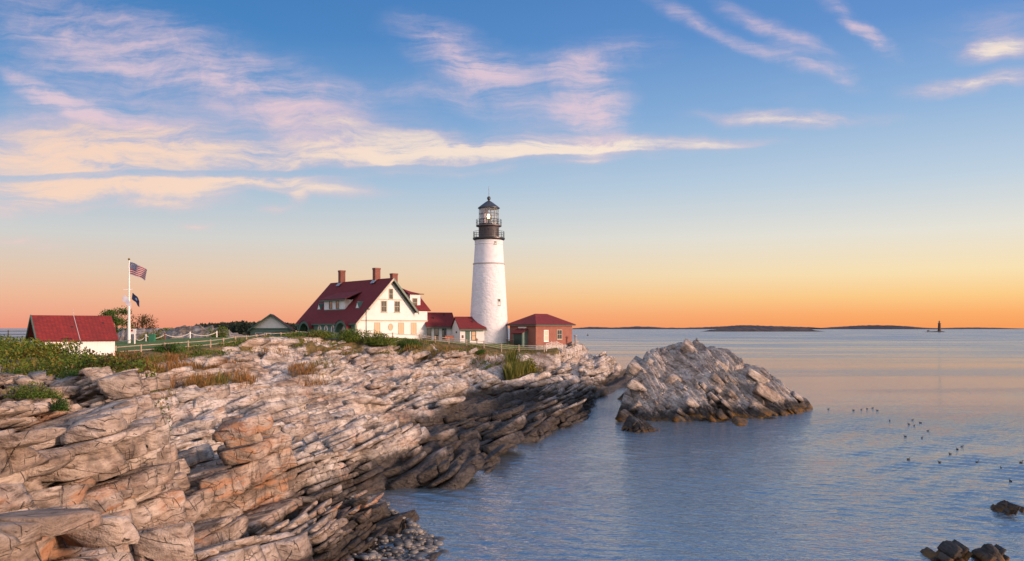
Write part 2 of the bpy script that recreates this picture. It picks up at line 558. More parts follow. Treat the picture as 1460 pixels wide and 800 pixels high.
def rock_material(name, wet=1.2, weed=0.0, ground=False, tone=1.0, rib=(0.33, -0.08, 0.94), rust=1.0):
    m, t, b = new_mat(name)
    g = t.node('ShaderNodeNewGeometry')
    pos = g.outputs['Position']
    warp = t.noise(pos, 0.35, 3)
    nB = Vector(rib).normalized()
    st = Vector((SN, CS, 0))
    st = (st - nB * st.dot(nB)).normalized()
    tr = nB.cross(st)
    cb = t.math('MULTIPLY_ADD', warp, 0.5, t.vmath('DOT_PRODUCT', pos, tuple(nB)))
    ca = t.vmath('DOT_PRODUCT', pos, tuple(st))
    ct = t.vmath('DOT_PRODUCT', pos, tuple(tr))
    bed = t.comb(t.math('MULTIPLY', ca, 0.12), t.math('MULTIPLY', ct, 0.30), cb)
    n1 = t.noise(bed, 1.6, 6, 0.62)          # broad beds
    n2 = t.noise(bed, 9.0, 5, 0.65)          # thin laminae
    n3 = t.noise(pos, 1.4, 5, 0.6)
    n4 = t.noise(pos, 0.16, 4, 0.55)
    n5 = t.noise(t.comb(t.math('MULTIPLY', ca, 0.35), t.math('MULTIPLY', ct, 0.8), cb), 26.0, 3, 0.7)
    k = tone
    base = t.ramp(n1, [(0.28, (0.13 * k, 0.105 * k, 0.09 * k)), (0.40, (0.35 * k, 0.295 * k, 0.25 * k)), (0.50, (0.52 * k, 0.465 * k, 0.42 * k)), (0.60, (0.66 * k, 0.62 * k, 0.585 * k)), (0.68, (0.44 * k, 0.36 * k, 0.29 * k)), (0.78, (0.20 * k, 0.16 * k, 0.14 * k))])
    lam = t.ramp(n2, [(0.33, (0.14, 0.115, 0.10)), (0.44, (0.74, 0.70, 0.66)), (0.55, (1, 1, 1)), (0.70, (1.0, 0.93, 0.86))])
    c = t.mix(0.85, base, lam, 'MULTIPLY')
    c = t.mix(0.5, c, t.ramp(n5, [(0.32, (0.42, 0.38, 0.36)), (0.46, (0.95, 0.93, 0.92)), (0.6, (1, 1, 1))]), 'MULTIPLY')
    c = t.mix(t.mapr(n3, 0.50, 0.66, 0, 0.55), c, (0.17, 0.155, 0.15))        # grey lichen
    tan = t.mapr(t.math('ADD', t.noise(t.vmath('ADD', pos, (13.0, 4.0, 2.0)), 0.075, 3, 0.6), t.mapr(t.sep(pos)[1], 52, 32, -0.09, 0.17)), 0.46, 0.60)
    c = t.mix(t.math('MULTIPLY', tan, 0.72 * rust), c, t.mix(0.5, c, (0.62, 0.40, 0.22), 'MULTIPLY'))
    dk = t.mapr(t.noise(t.vmath('ADD', pos, (3.0, 21.0, 8.0)), 0.42, 5, 0.62), 0.50, 0.64)
    c = t.mix(t.math('MULTIPLY', dk, 0.65), c, t.mix(1.0, c, (0.40, 0.37, 0.36), 'MULTIPLY'))      # darker grey rock in random patches
    rs = t.math('MULTIPLY', t.mapr(n4, 0.50, 0.60), t.mapr(t.noise(bed, 3.2, 4, 0.6), 0.46, 0.60))
    c = t.mix(t.math('MULTIPLY', t.math('MULTIPLY', rs, 0.65 * rust), t.mapr(t.sep(pos)[1], 40, 62, 1.0, 0.35)), c, (0.40, 0.165, 0.055))    # iron stain
    rs2 = t.math('MULTIPLY', t.mapr(n4, 0.60, 0.66), t.mapr(n2, 0.5, 0.62))
    c = t.mix(t.math('MULTIPLY', rs2, 0.6 * rust), c, (0.12, 0.035, 0.02))
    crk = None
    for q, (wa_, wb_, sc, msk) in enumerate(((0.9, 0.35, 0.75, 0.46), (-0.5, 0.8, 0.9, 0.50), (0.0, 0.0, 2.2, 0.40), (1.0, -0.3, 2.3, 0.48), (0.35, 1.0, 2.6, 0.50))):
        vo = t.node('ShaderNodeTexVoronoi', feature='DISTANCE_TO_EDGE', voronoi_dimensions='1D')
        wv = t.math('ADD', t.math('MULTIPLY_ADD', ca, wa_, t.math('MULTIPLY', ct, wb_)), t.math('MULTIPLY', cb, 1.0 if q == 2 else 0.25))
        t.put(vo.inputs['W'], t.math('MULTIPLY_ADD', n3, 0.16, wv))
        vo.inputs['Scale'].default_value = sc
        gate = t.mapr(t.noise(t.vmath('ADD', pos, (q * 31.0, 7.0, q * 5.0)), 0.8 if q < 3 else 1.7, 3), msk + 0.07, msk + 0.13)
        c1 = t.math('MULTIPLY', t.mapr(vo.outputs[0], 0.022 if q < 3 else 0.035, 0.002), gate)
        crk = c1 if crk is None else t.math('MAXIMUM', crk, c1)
    c = t.mix(t.math('MULTIPLY', crk, 0.55), c, (0.035, 0.028, 0.024))      # joint lines painted dark, standing in for shade in the cracks
    z = t.sep(pos)[2]
    zz = t.math('ADD', z, t.math('MULTIPLY_ADD', n3, 1.3, t.math('MULTIPLY_ADD', n4, 2.0, -1.65)))
    wf = t.mapr(zz, wet + 0.55, wet - 0.35)
    dark = t.mix(t.mapr(n2, 0.35, 0.7), (0.012, 0.0105, 0.010), (0.058, 0.047, 0.038))
    c = t.mix(t.math('MULTIPLY', wf, 0.93), c, dark)
    if weed:
        sf = t.math('MULTIPLY', t.mapr(zz, weed + 0.25, weed - 0.2), t.mapr(n3, 0.42, 0.58))
        c = t.mix(sf, c, (0.17, 0.085, 0.018))
    rough = t.math('MULTIPLY_ADD', wf, -0.18, 0.85)
    t.put(b.inputs['Specular IOR Level'], t.math('MULTIPLY_ADD', wf, -0.15, 0.35))
    if ground:
        at_ = t.node('ShaderNodeAttribute', attribute_name='soil')
        soil = t.mix(t.mapr(t.noise(pos, 2.2, 5, 0.65), 0.35, 0.65), (0.055, 0.06, 0.018), (0.19, 0.125, 0.05))
        sm = t.mapr(t.math('ADD', at_.outputs['Fac'], t.math('MULTIPLY_ADD', n3, 0.9, -0.45)), 0.45, 0.62)
        c = t.mix(sm, c, soil)
    t.put(b.inputs['Base Color'], c)
    t.put(b.inputs['Roughness'], rough)
    hgt = t.math('ADD', t.math('MULTIPLY_ADD', n5, 0.14, t.math('MULTIPLY_ADD', t.noise(pos, 9.0, 5, 0.65), 0.35, t.math('MULTIPLY', n2, 0.4))), t.math('ADD', t.math('MULTIPLY', n1, 0.10), t.math('MULTIPLY', n3, 0.16)))
    hgt = t.math('MULTIPLY_ADD', crk, -0.9, hgt)
    bp = t.node('ShaderNodeBump')
    bp.inputs['Strength'].default_value = 0.9
    bp.inputs['Distance'].default_value = 0.20
    t.put(bp.inputs['Height'], hgt)
    t.put(b.inputs['Normal'], bp.outputs[0])
    return m


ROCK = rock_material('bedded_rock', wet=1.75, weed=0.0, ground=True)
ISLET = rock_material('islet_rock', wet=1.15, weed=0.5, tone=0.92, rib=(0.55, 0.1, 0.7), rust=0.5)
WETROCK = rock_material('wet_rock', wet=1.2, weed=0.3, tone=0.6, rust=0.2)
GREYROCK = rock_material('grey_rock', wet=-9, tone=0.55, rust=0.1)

# ------------------------------------------------------------------ the shore's ground
# surveyed points: (photo column, photo row, distance) for what can be seen, then plain x, y, z for what cannot
SURVEY = [
    (-120, 800, 13), (-120, 640, 20), (-120, 560, 30),
    (0, 800, 14), (0, 700, 18), (0, 640, 23), (0, 600, 27), (0, 555, 33), (0, 525, 45),
    (60, 800, 15), (60, 700, 20), (60, 650, 24), (60, 605, 28), (60, 575, 33),
    (100, 800, 16), (100, 720, 20), (100, 660, 24.5), (110, 615, 29), (110, 585, 32), (110, 550, 37), (100, 530, 46),
    (150, 655, 29), (160, 600, 31), (160, 560, 34), (160, 545, 38),
    (195, 650, 32), (198, 600, 33), (200, 552, 34.5), (195, 545, 38),
    (200, 800, 19), (200, 720, 25), (200, 680, 29),
    (232, 650, 40), (240, 625, 50), (240, 595, 60), (238, 560, 74), (240, 525, 88), (235, 502, 96),
    (300, 800, 21), (300, 740, 27), (300, 700, 33), (300, 660, 41), (300, 620, 52), (300, 590, 63), (300, 550, 80), (300, 520, 94),
    (360, 790, 26), (360, 740, 31), (350, 690, 38),
    (400, 800, 27), (400, 740, 34), (400, 700, 39), (400, 660, 46), (400, 620, 57), (400, 580, 70), (400, 540, 90), (400, 512, 112),
    (440, 795, 32), (420, 755, 36), (440, 725, 38.5), (480, 712, 39.5), (515, 718, 40), (490, 700, 42),
    (500, 785, 35.5), (517, 745, 38.5),
    (480, 665, 48), (480, 640, 54), (480, 600, 67), (480, 560, 84), (480, 530, 100), (480, 502, 121),
    (540, 690, 54), (545, 655, 58.5), (530, 640, 60), (530, 610, 71), (530, 570, 88), (530, 540, 105), (530, 508, 126),
    (600, 690, 55.5), (600, 655, 63.5), (600, 630, 70), (600, 600, 79), (600, 570, 92), (600, 540, 108), (600, 512, 129), (600, 500, 134),
    (660, 686, 55.8), (660, 655, 64), (660, 630, 73), (660, 605, 84), (660, 580, 97), (660, 555, 111), (660, 530, 126), (660, 508, 138),
    (715, 650, 66), (715, 628, 75), (720, 600, 89), (720, 570, 107), (720, 545, 126), (720, 520, 139), (730, 508, 142),
    (765, 628, 76), (770, 605, 87), (780, 570, 112), (780, 548, 130), (780, 525, 141), (785, 506, 146),
    (825, 598, 93), (828, 570, 112), (830, 545, 134), (830, 520, 148), (830, 500, 153),
    (850, 563, 127), (852, 530, 146), (858, 508, 157), (870, 540, 164), (872, 520, 166),
]
FENCE = [(-330, 514, 70), (-120, 513, 78), (-30, 511, 82), (60, 509, 86), (165, 505, 92), (235, 498, 98), (300, 494, 104), (335, 488, 112), (380, 483, 122), (420, 481, 130), (450, 482, 133), (520, 483, 136), (560, 483.5, 138),
         (600, 486, 140), (640, 489.5, 142), (690, 494.5, 143), (740, 499, 143.5), (775, 499, 143.5), (792, 496, 145)]
ctrl = [tuple(at(*p)) for p in SURVEY] + [tuple(at(*p)) for p in FENCE[1:]]
# sea bed off the shore, land behind the fence and the shores out of view
ctrl += [(-1, 36, -0.6), (-3.0, 40, -0.3), (-5.0, 44, -0.35), (-6.2, 50, -0.9), (-4.5, 53, -1.2), (-1.0, 52, -2.2), (2, 62, -2.2), (2.8, 70, -2.0), (6.5, 72, -2.4), (10, 84, -2.6), (14, 98, -2.6), (17, 122, -2.4), (22, 140, -2.4), (27, 164, -2.6), (24, 180, -2.6),
         (2, 33, -0.6), (-2.5, 32, -0.1), (-5.0, 33.5, 0.3), (-5.6, 29, 0.2), (-3, 28, -0.3), (-7.2, 37, 0.4), (-8.2, 41, 0.3), (-9.3, 46, 0.25), (-10.0, 51, 0.2), (5, 25, -2.0), (4, 15, -1.0), (12, 40, -3), (0, 20, -0.6), (-4, 24, 0.0), (-6.5, 24, 1.6), (0, 12, 1.5), (-4, 14, 3.2), (0, 6, 5.5), (-6, 6, 6.8), (6, 6, 2.5),
         (40, 100, -4), (45, 160, -4), (60, 60, -4), (40, 20, -4), (30, 190, -4), (5, 195, -2.5), (-30, 215, -2.5),
         (11, 160, 7.0), (16, 166, 4.0), (5, 170, 6.5), (-8, 160, 7.2), (-20, 160, 8.0), (-30, 165, 8.1), (-40, 165, 7.8), (-25, 185, 5), (-45, 190, 5), (-60, 165, 8), (-50, 140, 8.1), (-70, 150, 8.0), (-60, 120, 7.9), (-80, 120, 7.7), (-90, 190, 4),
         (-75, 95, 7.5), (-50, 105, 7.75), (-46, 88, 7.25), (-62, 90, 7.3), (-95, 100, 7.2), (-120, 130, 6.2), (-130, 170, 4.5), (-120, 100, 6.6), (-100, 215, 2), (-34, 150, 8.15), (-20, 147, 8.05), (-14, 152, 7.7), (-27, 143, 8.1), (-6, 150, 7.3), (2, 150, 7.15), (8, 151, 7.1)]
B0 = Grid(rbf(ctrl), -180, 70, 2, 236, 0.5)
FK = np.array([(p[0] - CX) / F for p in FENCE])
FY = np.array([p[2] for p in FENCE], float)


def lawn_mask(x, y):
    """distance behind the fence line"""
    k = x / y
    return np.where(k > FK[-1] + 0.004, -9.0, y - np.interp(k, FK, FY))


LV = [(5.6, 14.0, 0.30, 0.50, 0.6, 0.5), (2.1, 5.0, 0.34, 0.34, 0.4, 0.4), (0.8, 2.2, 0.36, 0.15, 0.2, 0.2), (0.3, 0.8, 0.28, 0.045, 0.0, 0.06)]


def shore_height(x, y):
    lm = lawn_mask(x, y)
    amp = np.clip((-lm - 0.5) / 7.0, 0, 1)
    bank = np.clip((y - 60) / 20, 0, 1) * np.clip((B0(x, y) - 4.2) / 1.5, 0, 1)       # craggy upper bank
    amp = amp * (0.8 + 0.25 * bank)
    near = np.clip((40 - y) / 14, 0, 1)
    amp = amp * (1 + 0.10 * near)
    low = np.clip((B0(x, y) + 0.6) / 1.2, 0.25, 1)
    z0 = B0(x, y)
    r = rough_rock(B0, x, y, 1.0, LV, 5)
    cr = fbm(x / 2.2, y / 3.0, 77, 4) * 2.0 * bank + fbm(x / 9, y / 14, 78, 3) * 0.8
    z = z0 + (r - z0 + cr) * amp * low
    z = np.where(lm > 0, z0 + fbm(x / 6, y / 6, 3, 3) * 0.18, z)
    # the shingle cove
    cove = np.exp(-(((x + 6.0) / 3.0) ** 2 + ((y - 40.5) / 7.5) ** 2) ** 1.5)
    z = z * (1 - cove) + cove * (z0 + fbm(x / 0.5, y / 0.5, 9, 2) * 0.18)
    return z


def shelf(x, y):
    """the outline the blocks follow: the surveyed ground with its larger ledges"""
    z = B0(x, y)
    am = np.clip((-lawn_mask(x, y) - 0.5) / 6.0, 0, 1) * np.clip((z + 0.4) / 1.0, 0.15, 1) * np.clip((7.6 - z) / 1.4 + np.clip((y - 70) / 20, 0, 1), 0.12, 1)
    off, tl, r_, e_ = faults(x, y)
    h = rough_rock(B0, x, y, am * 0.8, LV[:1], 5) + am * (fbm(x / 8, y / 11, 78, 3) * 1.2 + off * 0.75 + tl * 0.5 - 0.9 * np.clip(1 - e_ / 0.16, 0, 1))
    # the near stack: a sheer-sided block of ledge with a gully beyond it
    p = x / y * F + CX + fbm(x / 1.5, y / 1.5, 88, 2) * 14
    yf = 30.5 - np.clip((125 - p) / 60, 0, 1) * 3.5 + fbm(x / 1.2, y * 0, 89, 2) * 1.6
    top = 8.1 - 0.95 * np.clip((128 - p) / 25, 0, 1) + 0.25 * off
    ins = (p < 206) & (y > yf) & (y < 41)
    h = np.where(ins, np.maximum(h, np.where(y > 36, np.minimum(top, 8.0), top)), h)
    # the ledges end at the sea in low scarps
    p0 = x / y * F + CX + fbm(x / 2.2, y / 2.6, 90, 3) * 20
    pe = np.interp(y, [54, 56, 60, 66, 72, 76, 94, 128, 150, 166, 168], [640, 664, 700, 722, 732, 768, 828, 848, 862, 872, 800])
    sc_ = np.interp(y, [54, 60, 95, 130, 150, 166], [0.95, 1.0, 1.5, 2.4, 4.2, 3.4])
    edge = (p0 < pe) & (p0 > np.where(y < 70, 545, pe - 75)) & (y > 54.3) & (y < 167)
    h = np.where(edge, np.maximum(h, sc_ + 0.35 * off), np.where((p0 > pe + 4) & (y > 54) & (y < 168), np.minimum(h, -0.9), h))
    gul = (p > 208) & (p < 330) & (y > 29) & (y < 50)
    return np.where(gul, np.minimum(h, 4.4 - (p - 208) * 0.004 + 0.3 * off), h)


k0, k1, nk = (-330 - CX) / F, (960 - CX) / F, 1060
ny = 1060
ks = np.linspace(k0, k1, nk)
ys = 7.0 * (232 / 7.0) ** np.linspace(0, 1, ny)
KK, YY = np.meshgrid(ks, ys)
X0, Y0 = KK * YY, YY
Z0 = shore_height(X0, Y0)
lm = lawn_mask(X0, Y0)
X1, Y1 = X0, Y0
nearw = np.clip((58 - Y0) / 10, 0, 1)
rockw = np.clip((-lm - 1.5) / 3, 0, 1) * np.clip((Z0 + 0.8) / 1.0, 0, 1)
SG = Grid(shelf, -62, 12, 4, 70, 0.25)
ez = SG.z.copy()
for q in range(7):
    ez[1:-1, 1:-1] = np.min([ez[1:-1, 1:-1], ez[:-2, 1:-1], ez[2:, 1:-1], ez[1:-1, :-2], ez[1:-1, 2:]], axis=0)
SG.z = ez
Z0 = Z0 + (SG(X0, Y0) - 0.5 - Z0) * rockw * nearw - 0.30 * (1 - nearw) * rockw
for q in range(4):
    Z0[:, 1:-1] = (Z0[:, :-2] + 2 * Z0[:, 1:-1] + Z0[:, 2:]) / 4
    if q < 2: Z0[1:-1] = (Z0[:-2] + 2 * Z0[1:-1] + Z0[2:]) / 4
verts = np.stack([X1, Y1, Z0], -1).reshape(-1, 3)
idx = np.arange(nk * ny).reshape(ny, nk)
quads = np.stack([idx[:-1, :-1], idx[:-1, 1:], idx[1:, 1:], idx[1:, :-1]], -1).reshape(-1, 4)
lawnf = (lm > 0.25)[:-1, :-1].reshape(-1)
soilv = np.clip((lm + 7.5 + fbm(X0 / 5, Y0 / 7, 31, 3) * 11) / 5.0, 0, 1) * np.clip((Z0 - 4.5) / 2, 0, 1)
soilv = np.maximum(soilv, np.clip(fbm(X0 / 7, Y0 / 9, 37, 3) * 6 - 0.4, 0, 1) * np.clip((Y0 - 70) / 20, 0, 1) * np.clip((Z0 - 4.3) / 1.2, 0, 1) * 0.9)


def sub_sheet(name, q, mat, attr=None):
    used = np.unique(q)
    remap = np.full(nk * ny, -1, dtype=np.int64)
    remap[used] = np.arange(len(used))
    me = np_mesh(name, verts[used], remap[q])
    if attr is not None:
        a = me.attributes.new('soil', 'FLOAT', 'POINT')
        a.data.foreach_set('value', attr.reshape(-1)[used].astype(np.float32))
    return link(name, me, None, [mat])



# ---- the bedrock itself: dipping beds, cut by joints into blocks, kept where they lie at the surface
def cube_template(n):
    ids, vs, fs = {}, [], []
    def vid(p):
        if p not in ids:
            ids[p] = len(vs)
            vs.append(p)
        return ids[p]
    for ax in range(3):
        for sd_ in (0, n):
            for i in range(n):
                for j in range(n):
                    q = []
                    for di, dj in ((0, 0), (1, 0), (1, 1), (0, 1)):
                        p = [0, 0, 0]
                        p[ax], p[(ax + 1) % 3], p[(ax + 2) % 3] = sd_, i + di, j + dj
                        q.append(vid(tuple(p)))
                    fs.append(q if sd_ else q[::-1])
    return np.array(vs, float) / n * 2 - 1, np.array(fs)


def warp3(x, y, z):
    wx = fbm(x / 14 + z / 11, y / 16, 91, 2) * 1.4
    wz = fbm(x / 17, y / 19 + z / 15, 92, 2) * 1.8
    return x + wx, y, z + wz


def shore_mask(X, Y, Z):
    return (X / Y > -0.92) & (lawn_mask(X, Y) < -2.2) & ~((Y > 36.8) & (X / Y < (238 - CX) / F) & (Z > 5.6))


def bedrock(su, sv, sw, dip, y0, y1, x0, x1, seg, seed, thin=0.15, gapk=1.0, jut=1.0, surf=None, mask=None, bend=bend, shear=0.0, depth=2.3, patch=None):
    surf = surf or shelf
    mask = mask or shore_mask
    D = R(dip)
    cd, sd_ = math.cos(D), math.sin(D)
    cx0, cx1 = x0 - 6, x1 + 6
    iu = np.arange(int(y0 / su) - 1, int(y1 / su) + 2)
    pv = [c * cd + z * sd_ for c in (cx0 - float(bend(np.array(y1))), cx1) for z in (-1.5, 10.5)]
    pw = [-c * sd_ + z * cd for c in (cx0 - float(bend(np.array(y1))), cx1) for z in (-1.5, 10.5)]
    iv = np.arange(int(min(pv) / sv) - 1, int(max(pv) / sv) + 2)
    iw = np.arange(int(min(pw) / sw) - 1, int(max(pw) / sw) + 2)
    W_, V_ = [q.ravel().astype(float) for q in np.meshgrid(iw, iv, indexing='ij')]
    out = []
    jw = lambda i: 0.75 * h2(i, i * 0, seed)
    w_lo, w_hi = (W_ + jw(W_)) * sw, (W_ + 1 + jw(W_ + 1)) * sw
    sh = h2(W_, W_ * 0, seed + 1) * 5
    jv = lambda i: 0.8 * h2(i, W_, seed + 2)
    v_lo, v_hi = (V_ + jv(V_) + sh) * sv, (V_ + 1 + jv(V_ + 1) + sh) * sv
    for u in iu:                                        # one slice across the shore at a time
        us = u + h2(W_, V_, seed + 3) * 4
        ua = np.floor(us)
        ju = lambda i: 0.85 * h2(i * 131 + V_, W_, seed + 4)
        u_lo, u_hi = (u + ju(np.full_like(W_, u)) + h2(W_, V_, seed + 3)) * su, (u + 1 + ju(np.full_like(W_, u + 1)) + h2(W_, V_, seed + 3)) * su
        uc, vc, wc = (u_lo + u_hi) / 2, (v_lo + v_hi) / 2, (w_lo + w_hi) / 2
        X, Y, Z = vc * cd - wc * sd_ + bend(uc), uc, vc * sd_ + wc * cd
        X, Y, Z = warp3(X, Y, Z)
        off_, tl_, pr_, _ = faults(X, Y)
        Z = Z + off_ + tl_
        ok = (Z > -1.3) & (Z < 11) & (X > x0) & (X < x1) & (Y > y0) & (Y < y1) & mask(X, Y, Z)
        ix = np.nonzero(ok)[0]
        if not len(ix): continue
        Xk, Yk, Zk = X[ix], Y[ix], Z[ix]
        H = surf(Xk, Yk)
        hw = (w_hi - w_lo)[ix] / 2
        r = h2(ix.astype(float), np.full(len(ix), float(u)), seed + 6)
        below = H - Zk - hw * 0.6 + (r - 0.5) * 0.35
        low = np.minimum(np.minimum(surf(Xk + 1.3, Yk), surf(Xk - 1.0, Yk)), np.minimum(surf(Xk, Yk - 1.3), surf(Xk + 0.8, Yk - 0.8)))
        keep = (below > 0) & ((below < depth) | (low < Zk + 1.0)) & ((below > 0.9) | (fbm(Xk / 1.6 + Zk, Yk / 1.9, seed + 8, 2) + 0.5 + 0.25 * (r - 0.5) > thin))
        kx = ix[keep]
        if len(kx) and patch is not None:
            kx = kx[(pr_[kx] >= patch[0]) & (pr_[kx] < patch[1])]
        if len(kx):
            out.append(np.stack([u_lo[kx], u_hi[kx], v_lo[kx], v_hi[kx], w_lo[kx], w_hi[kx]], -1))
    P = np.concatenate(out)
    n = len(P)
    T, Fq = cube_template(seg)
    rg = np.random.default_rng(seed)
    c = (P[:, 0::2] + P[:, 1::2]) / 2
    hs_ = (P[:, 1::2] - P[:, 0::2]) / 2
    gap = np.array([0.035, 0.030, 0.018]) * (0.3 + 1.8 * rg.random((n, 3)) ** 2) * gapk
    hs_ = np.maximum(hs_ - gap, hs_ * 0.8)
    Tn = np.repeat(T[None], n, 0)                                   # n, k, 3
    ew = (np.abs(Tn) > 0.99).sum(-1)
    for q in range(4):                                              # broken corners and edges: flat chips
        nv = rg.normal(size=(n, 1, 3)) * np.array([1.0, 1.0, 0.8])
        nv = np.sign(nv) * np.maximum(np.abs(nv), 0.25)
        nv /= np.linalg.norm(nv, axis=2, keepdims=True)
        sup = np.abs(nv).sum(-1, keepdims=True)
        dd_ = (Tn * nv).sum(-1, keepdims=True) - sup * (0.56 + 0.42 * rg.random((n, 1, 1)))
        Tn = Tn - nv * np.maximum(dd_, 0)
    # skewed, tapered blocks: joints are rarely square
    sk = (rg.random((n, 1, 3)) - 0.5) * 0.55
    L = Tn * hs_[:, None, :]
    L[..., 0] += L[..., 1] * (sk[..., 0] * 0.5 + shear) + L[..., 2] * sk[..., 1] * 0.8
    L[..., 1] += L[..., 2] * sk[..., 2] * 1.2
    tap = (rg.random((n, 1, 2)) - 0.5) * 0.35
    L[..., 2] += np.minimum(0, tap[..., 0] * Tn[..., 0] + tap[..., 1] * Tn[..., 1]) * hs_[:, None, 2] * 1.2 * (Tn[..., 2] > 0)
    L += (rg.random((n, 1, 3)) - 0.5) * np.array([0.16, 0.26, 0.08]) * jut
    # worn corners
    L *= np.where(ew == 3, 0.975, np.where(ew == 2, 0.992, 1.0))[..., None]
    U = L + c[:, None, :]
    x = U[..., 1] * cd - U[..., 2] * sd_ + bend(U[..., 0])
    y, z = U[..., 0], U[..., 1] * sd_ + U[..., 2] * cd
    xc, yc_, zc_ = warp3(c[:, 1] * cd - c[:, 2] * sd_ + bend(c[:, 0]), c[:, 0], c[:, 1] * sd_ + c[:, 2] * cd)
    i_, j_, lc_, la_, _ = cells(xc, yc_, 4.6, 8.5, 700)
    tx_, ty_ = (h2(i_, j_, 711) - 0.5) * 0.34, (h2(i_, j_, 712) - 0.5) * 0.26
    x, y, z = warp3(x, y, z)
    z = z + ((h2(i_, j_, 710) - 0.5) * 1.25 + tx_ * lc_ + ty_ * la_)[:, None] + tx_[:, None] * (x - xc[:, None]) + ty_[:, None] * (y - yc_[:, None])
    f = 3.0
    am = 0.020 * (0.5 + sw)
    x = x + fbm(y * f * 2 + 9, z * f * 3 + x, 51, 3) * am * 2
    y = y + fbm(x * f * 2, z * f * 3 + y + 5, 52, 3) * am * 2
    z = z + fbm(x * f * 2 + 3, y * f * 2, 53, 3) * am * 1.6
    vv = np.stack([x, y, z], -1).reshape(-1, 3)
    ff = (Fq[None] + (np.arange(n) * len(T))[:, None, None]).reshape(-1, 4)
    print('blocks', n, len(vv))
    return vv, ff


SETS = [bedrock(1.15, 1.15, 0.64, 12, 10, 56, -50, 2, 5, 101, 0.36, 1.7, 0.5, shear=0.40, patch=(0.0, 0.45)),
        bedrock(0.85, 0.80, 0.40, 15, 10, 56, -50, 2, 4, 131, 0.40, 1.6, 0.5, shear=0.45, patch=(0.45, 0.80)),
        bedrock(0.62, 0.6, 0.24, 20, 10, 56, -50, 2, 3, 161, 0.42, 1.2, 0.6, shear=0.4, patch=(0.80, 1.01)),
        bedrock(2.1, 1.4, 0.66, 22, 52, 95, -75, 12, 3, 201, 0.36, 0.8, 0.6, shear=0.4, patch=(0.0, 0.5)),
        bedrock(1.3, 1.1, 0.42, 26, 52, 95, -75, 12, 2, 231, 0.40, 0.8, 0.6, shear=0.4, patch=(0.5, 1.01)),
        bedrock(3.6, 2.0, 1.0, 26, 90, 172, -90, 26, 2, 301, 0.42, 0.8, 0.8, shear=0.3, patch=(0.0, 0.6)),
        bedrock(1.8, 1.3, 0.5, 28, 90, 172, -90, 26, 2, 331, 0.44, 0.8, 0.7, shear=0.3, patch=(0.6, 1.01))]


def shore_mesh():
    q = quads[~lawnf]
    used = np.unique(q)
    remap = np.full(nk * ny, -1, dtype=np.int64)
    remap[used] = np.arange(len(used))
    vs, qs, so = [verts[used]], [remap[q]], [soilv.reshape(-1)[used]]
    base = len(used)
    for vv, ff in SETS:
        vs.append(vv)
        qs.append(ff + base)
        base += len(vv)
        l_ = lawn_mask(vv[:, 0], vv[:, 1])
        so.append(np.clip((l_ + 3.5 + fbm(vv[:, 0] / 5, vv[:, 1] / 7, 31, 3) * 9) / 6.0, 0, 0.6) * np.clip((vv[:, 2] - 4.5) / 2, 0, 1))
    me = np_mesh('rocky_shore', np.concatenate(vs), np.concatenate(qs))
    a_ = me.attributes.new('soil', 'FLOAT', 'POINT')
    a_.data.foreach_set('value', np.concatenate(so).astype(np.float32))
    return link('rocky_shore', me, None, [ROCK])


tag(shore_mesh(), kind='structure')
m, t, b = new_mat('mown_grass')
pos = t.node('ShaderNodeNewGeometry').outputs['Position']
t.put(b.inputs['Base Color'], t.mix(t.mapr(t.noise(pos, 0.9, 6, 0.7), 0.3, 0.7), (0.055, 0.115, 0.018), (0.10, 0.165, 0.03)))
b.inputs['Roughness'].default_value = 0.9
bp = t.node('ShaderNodeBump'); bp.inputs['Distance'].default_value = 0.2; bp.inputs['Strength'].default_value = 0.8
t.put(bp.inputs['Height'], t.noise(pos, 7.0, 3)); t.put(b.inputs['Normal'], bp.outputs[0])
LAWN = m
tag(sub_sheet('lawn', quads[lawnf], LAWN), kind='structure')
G = Grid(shore_height, -150, 40, 10, 200, 0.25)


def ground(x, y):
    return float(G(np.array([x]), np.array([y]))[0])


# ------------------------------------------------------------------ sea
m, t, b = new_mat('sea_water')
pos = t.node('ShaderNodeNewGeometry').outputs['Position']
def waves(rot, sx, sy, detail, seed):
    mp = t.node('ShaderNodeMapping')
    mp.inputs['Rotation'].default_value = (0, 0, rot)
    mp.inputs['Scale'].default_value = (sx, sy, 1)
    mp.inputs['Location'].default_value = (seed, seed, 0)
    t.put(mp.inputs['Vector'], pos)
    return t.noise(mp.outputs[0], 1.0, detail, 0.55, 0.6, dims='2D')
w2 = waves(R(18), 2.2, 4.2, 3, 8)
w3 = waves(R(-8), 0.5, 1.3, 3, 5)
patch = t.mapr(waves(R(4), 0.006, 0.030, 3, 1.7), 0.35, 0.65, 0.5, 1.0)
hgt = t.math('MULTIPLY_ADD', w3, 0.10, t.math('MULTIPLY', w2, 0.07))
bp = t.node('ShaderNodeBump')
t.put(bp.inputs['Strength'], patch)
bp.inputs['Distance'].default_value = 1.0
t.put(bp.inputs['Height'], hgt)
t.put(b.inputs['Normal'], bp.outputs[0])
b.inputs['Base Color'].default_value = (0.070, 0.100, 0.120, 1)
dist = t.vmath('LENGTH', pos)
t.put(b.inputs['Roughness'], t.math('MULTIPLY', t.mapr(dist, 50, 900, 0.08, 0.38, smooth=False), patch))     # waves too fine to see one by one
b.inputs['IOR'].default_value = 5.0
SEA = m
sk_ = np.linspace(-0.75, 0.95, 1150)
sy_ = 14.0 * (620 / 14.0) ** np.linspace(0, 1, 820)
KK, SY = np.meshgrid(sk_, sy_)
SX = KK * SY
SZ = np.zeros_like(SX)
wr = np.random.default_rng(3)
gust = np.clip(0.95 + 2.2 * fbm(SX / 16, SY / 34, 12, 4), 0.35, 1.8)
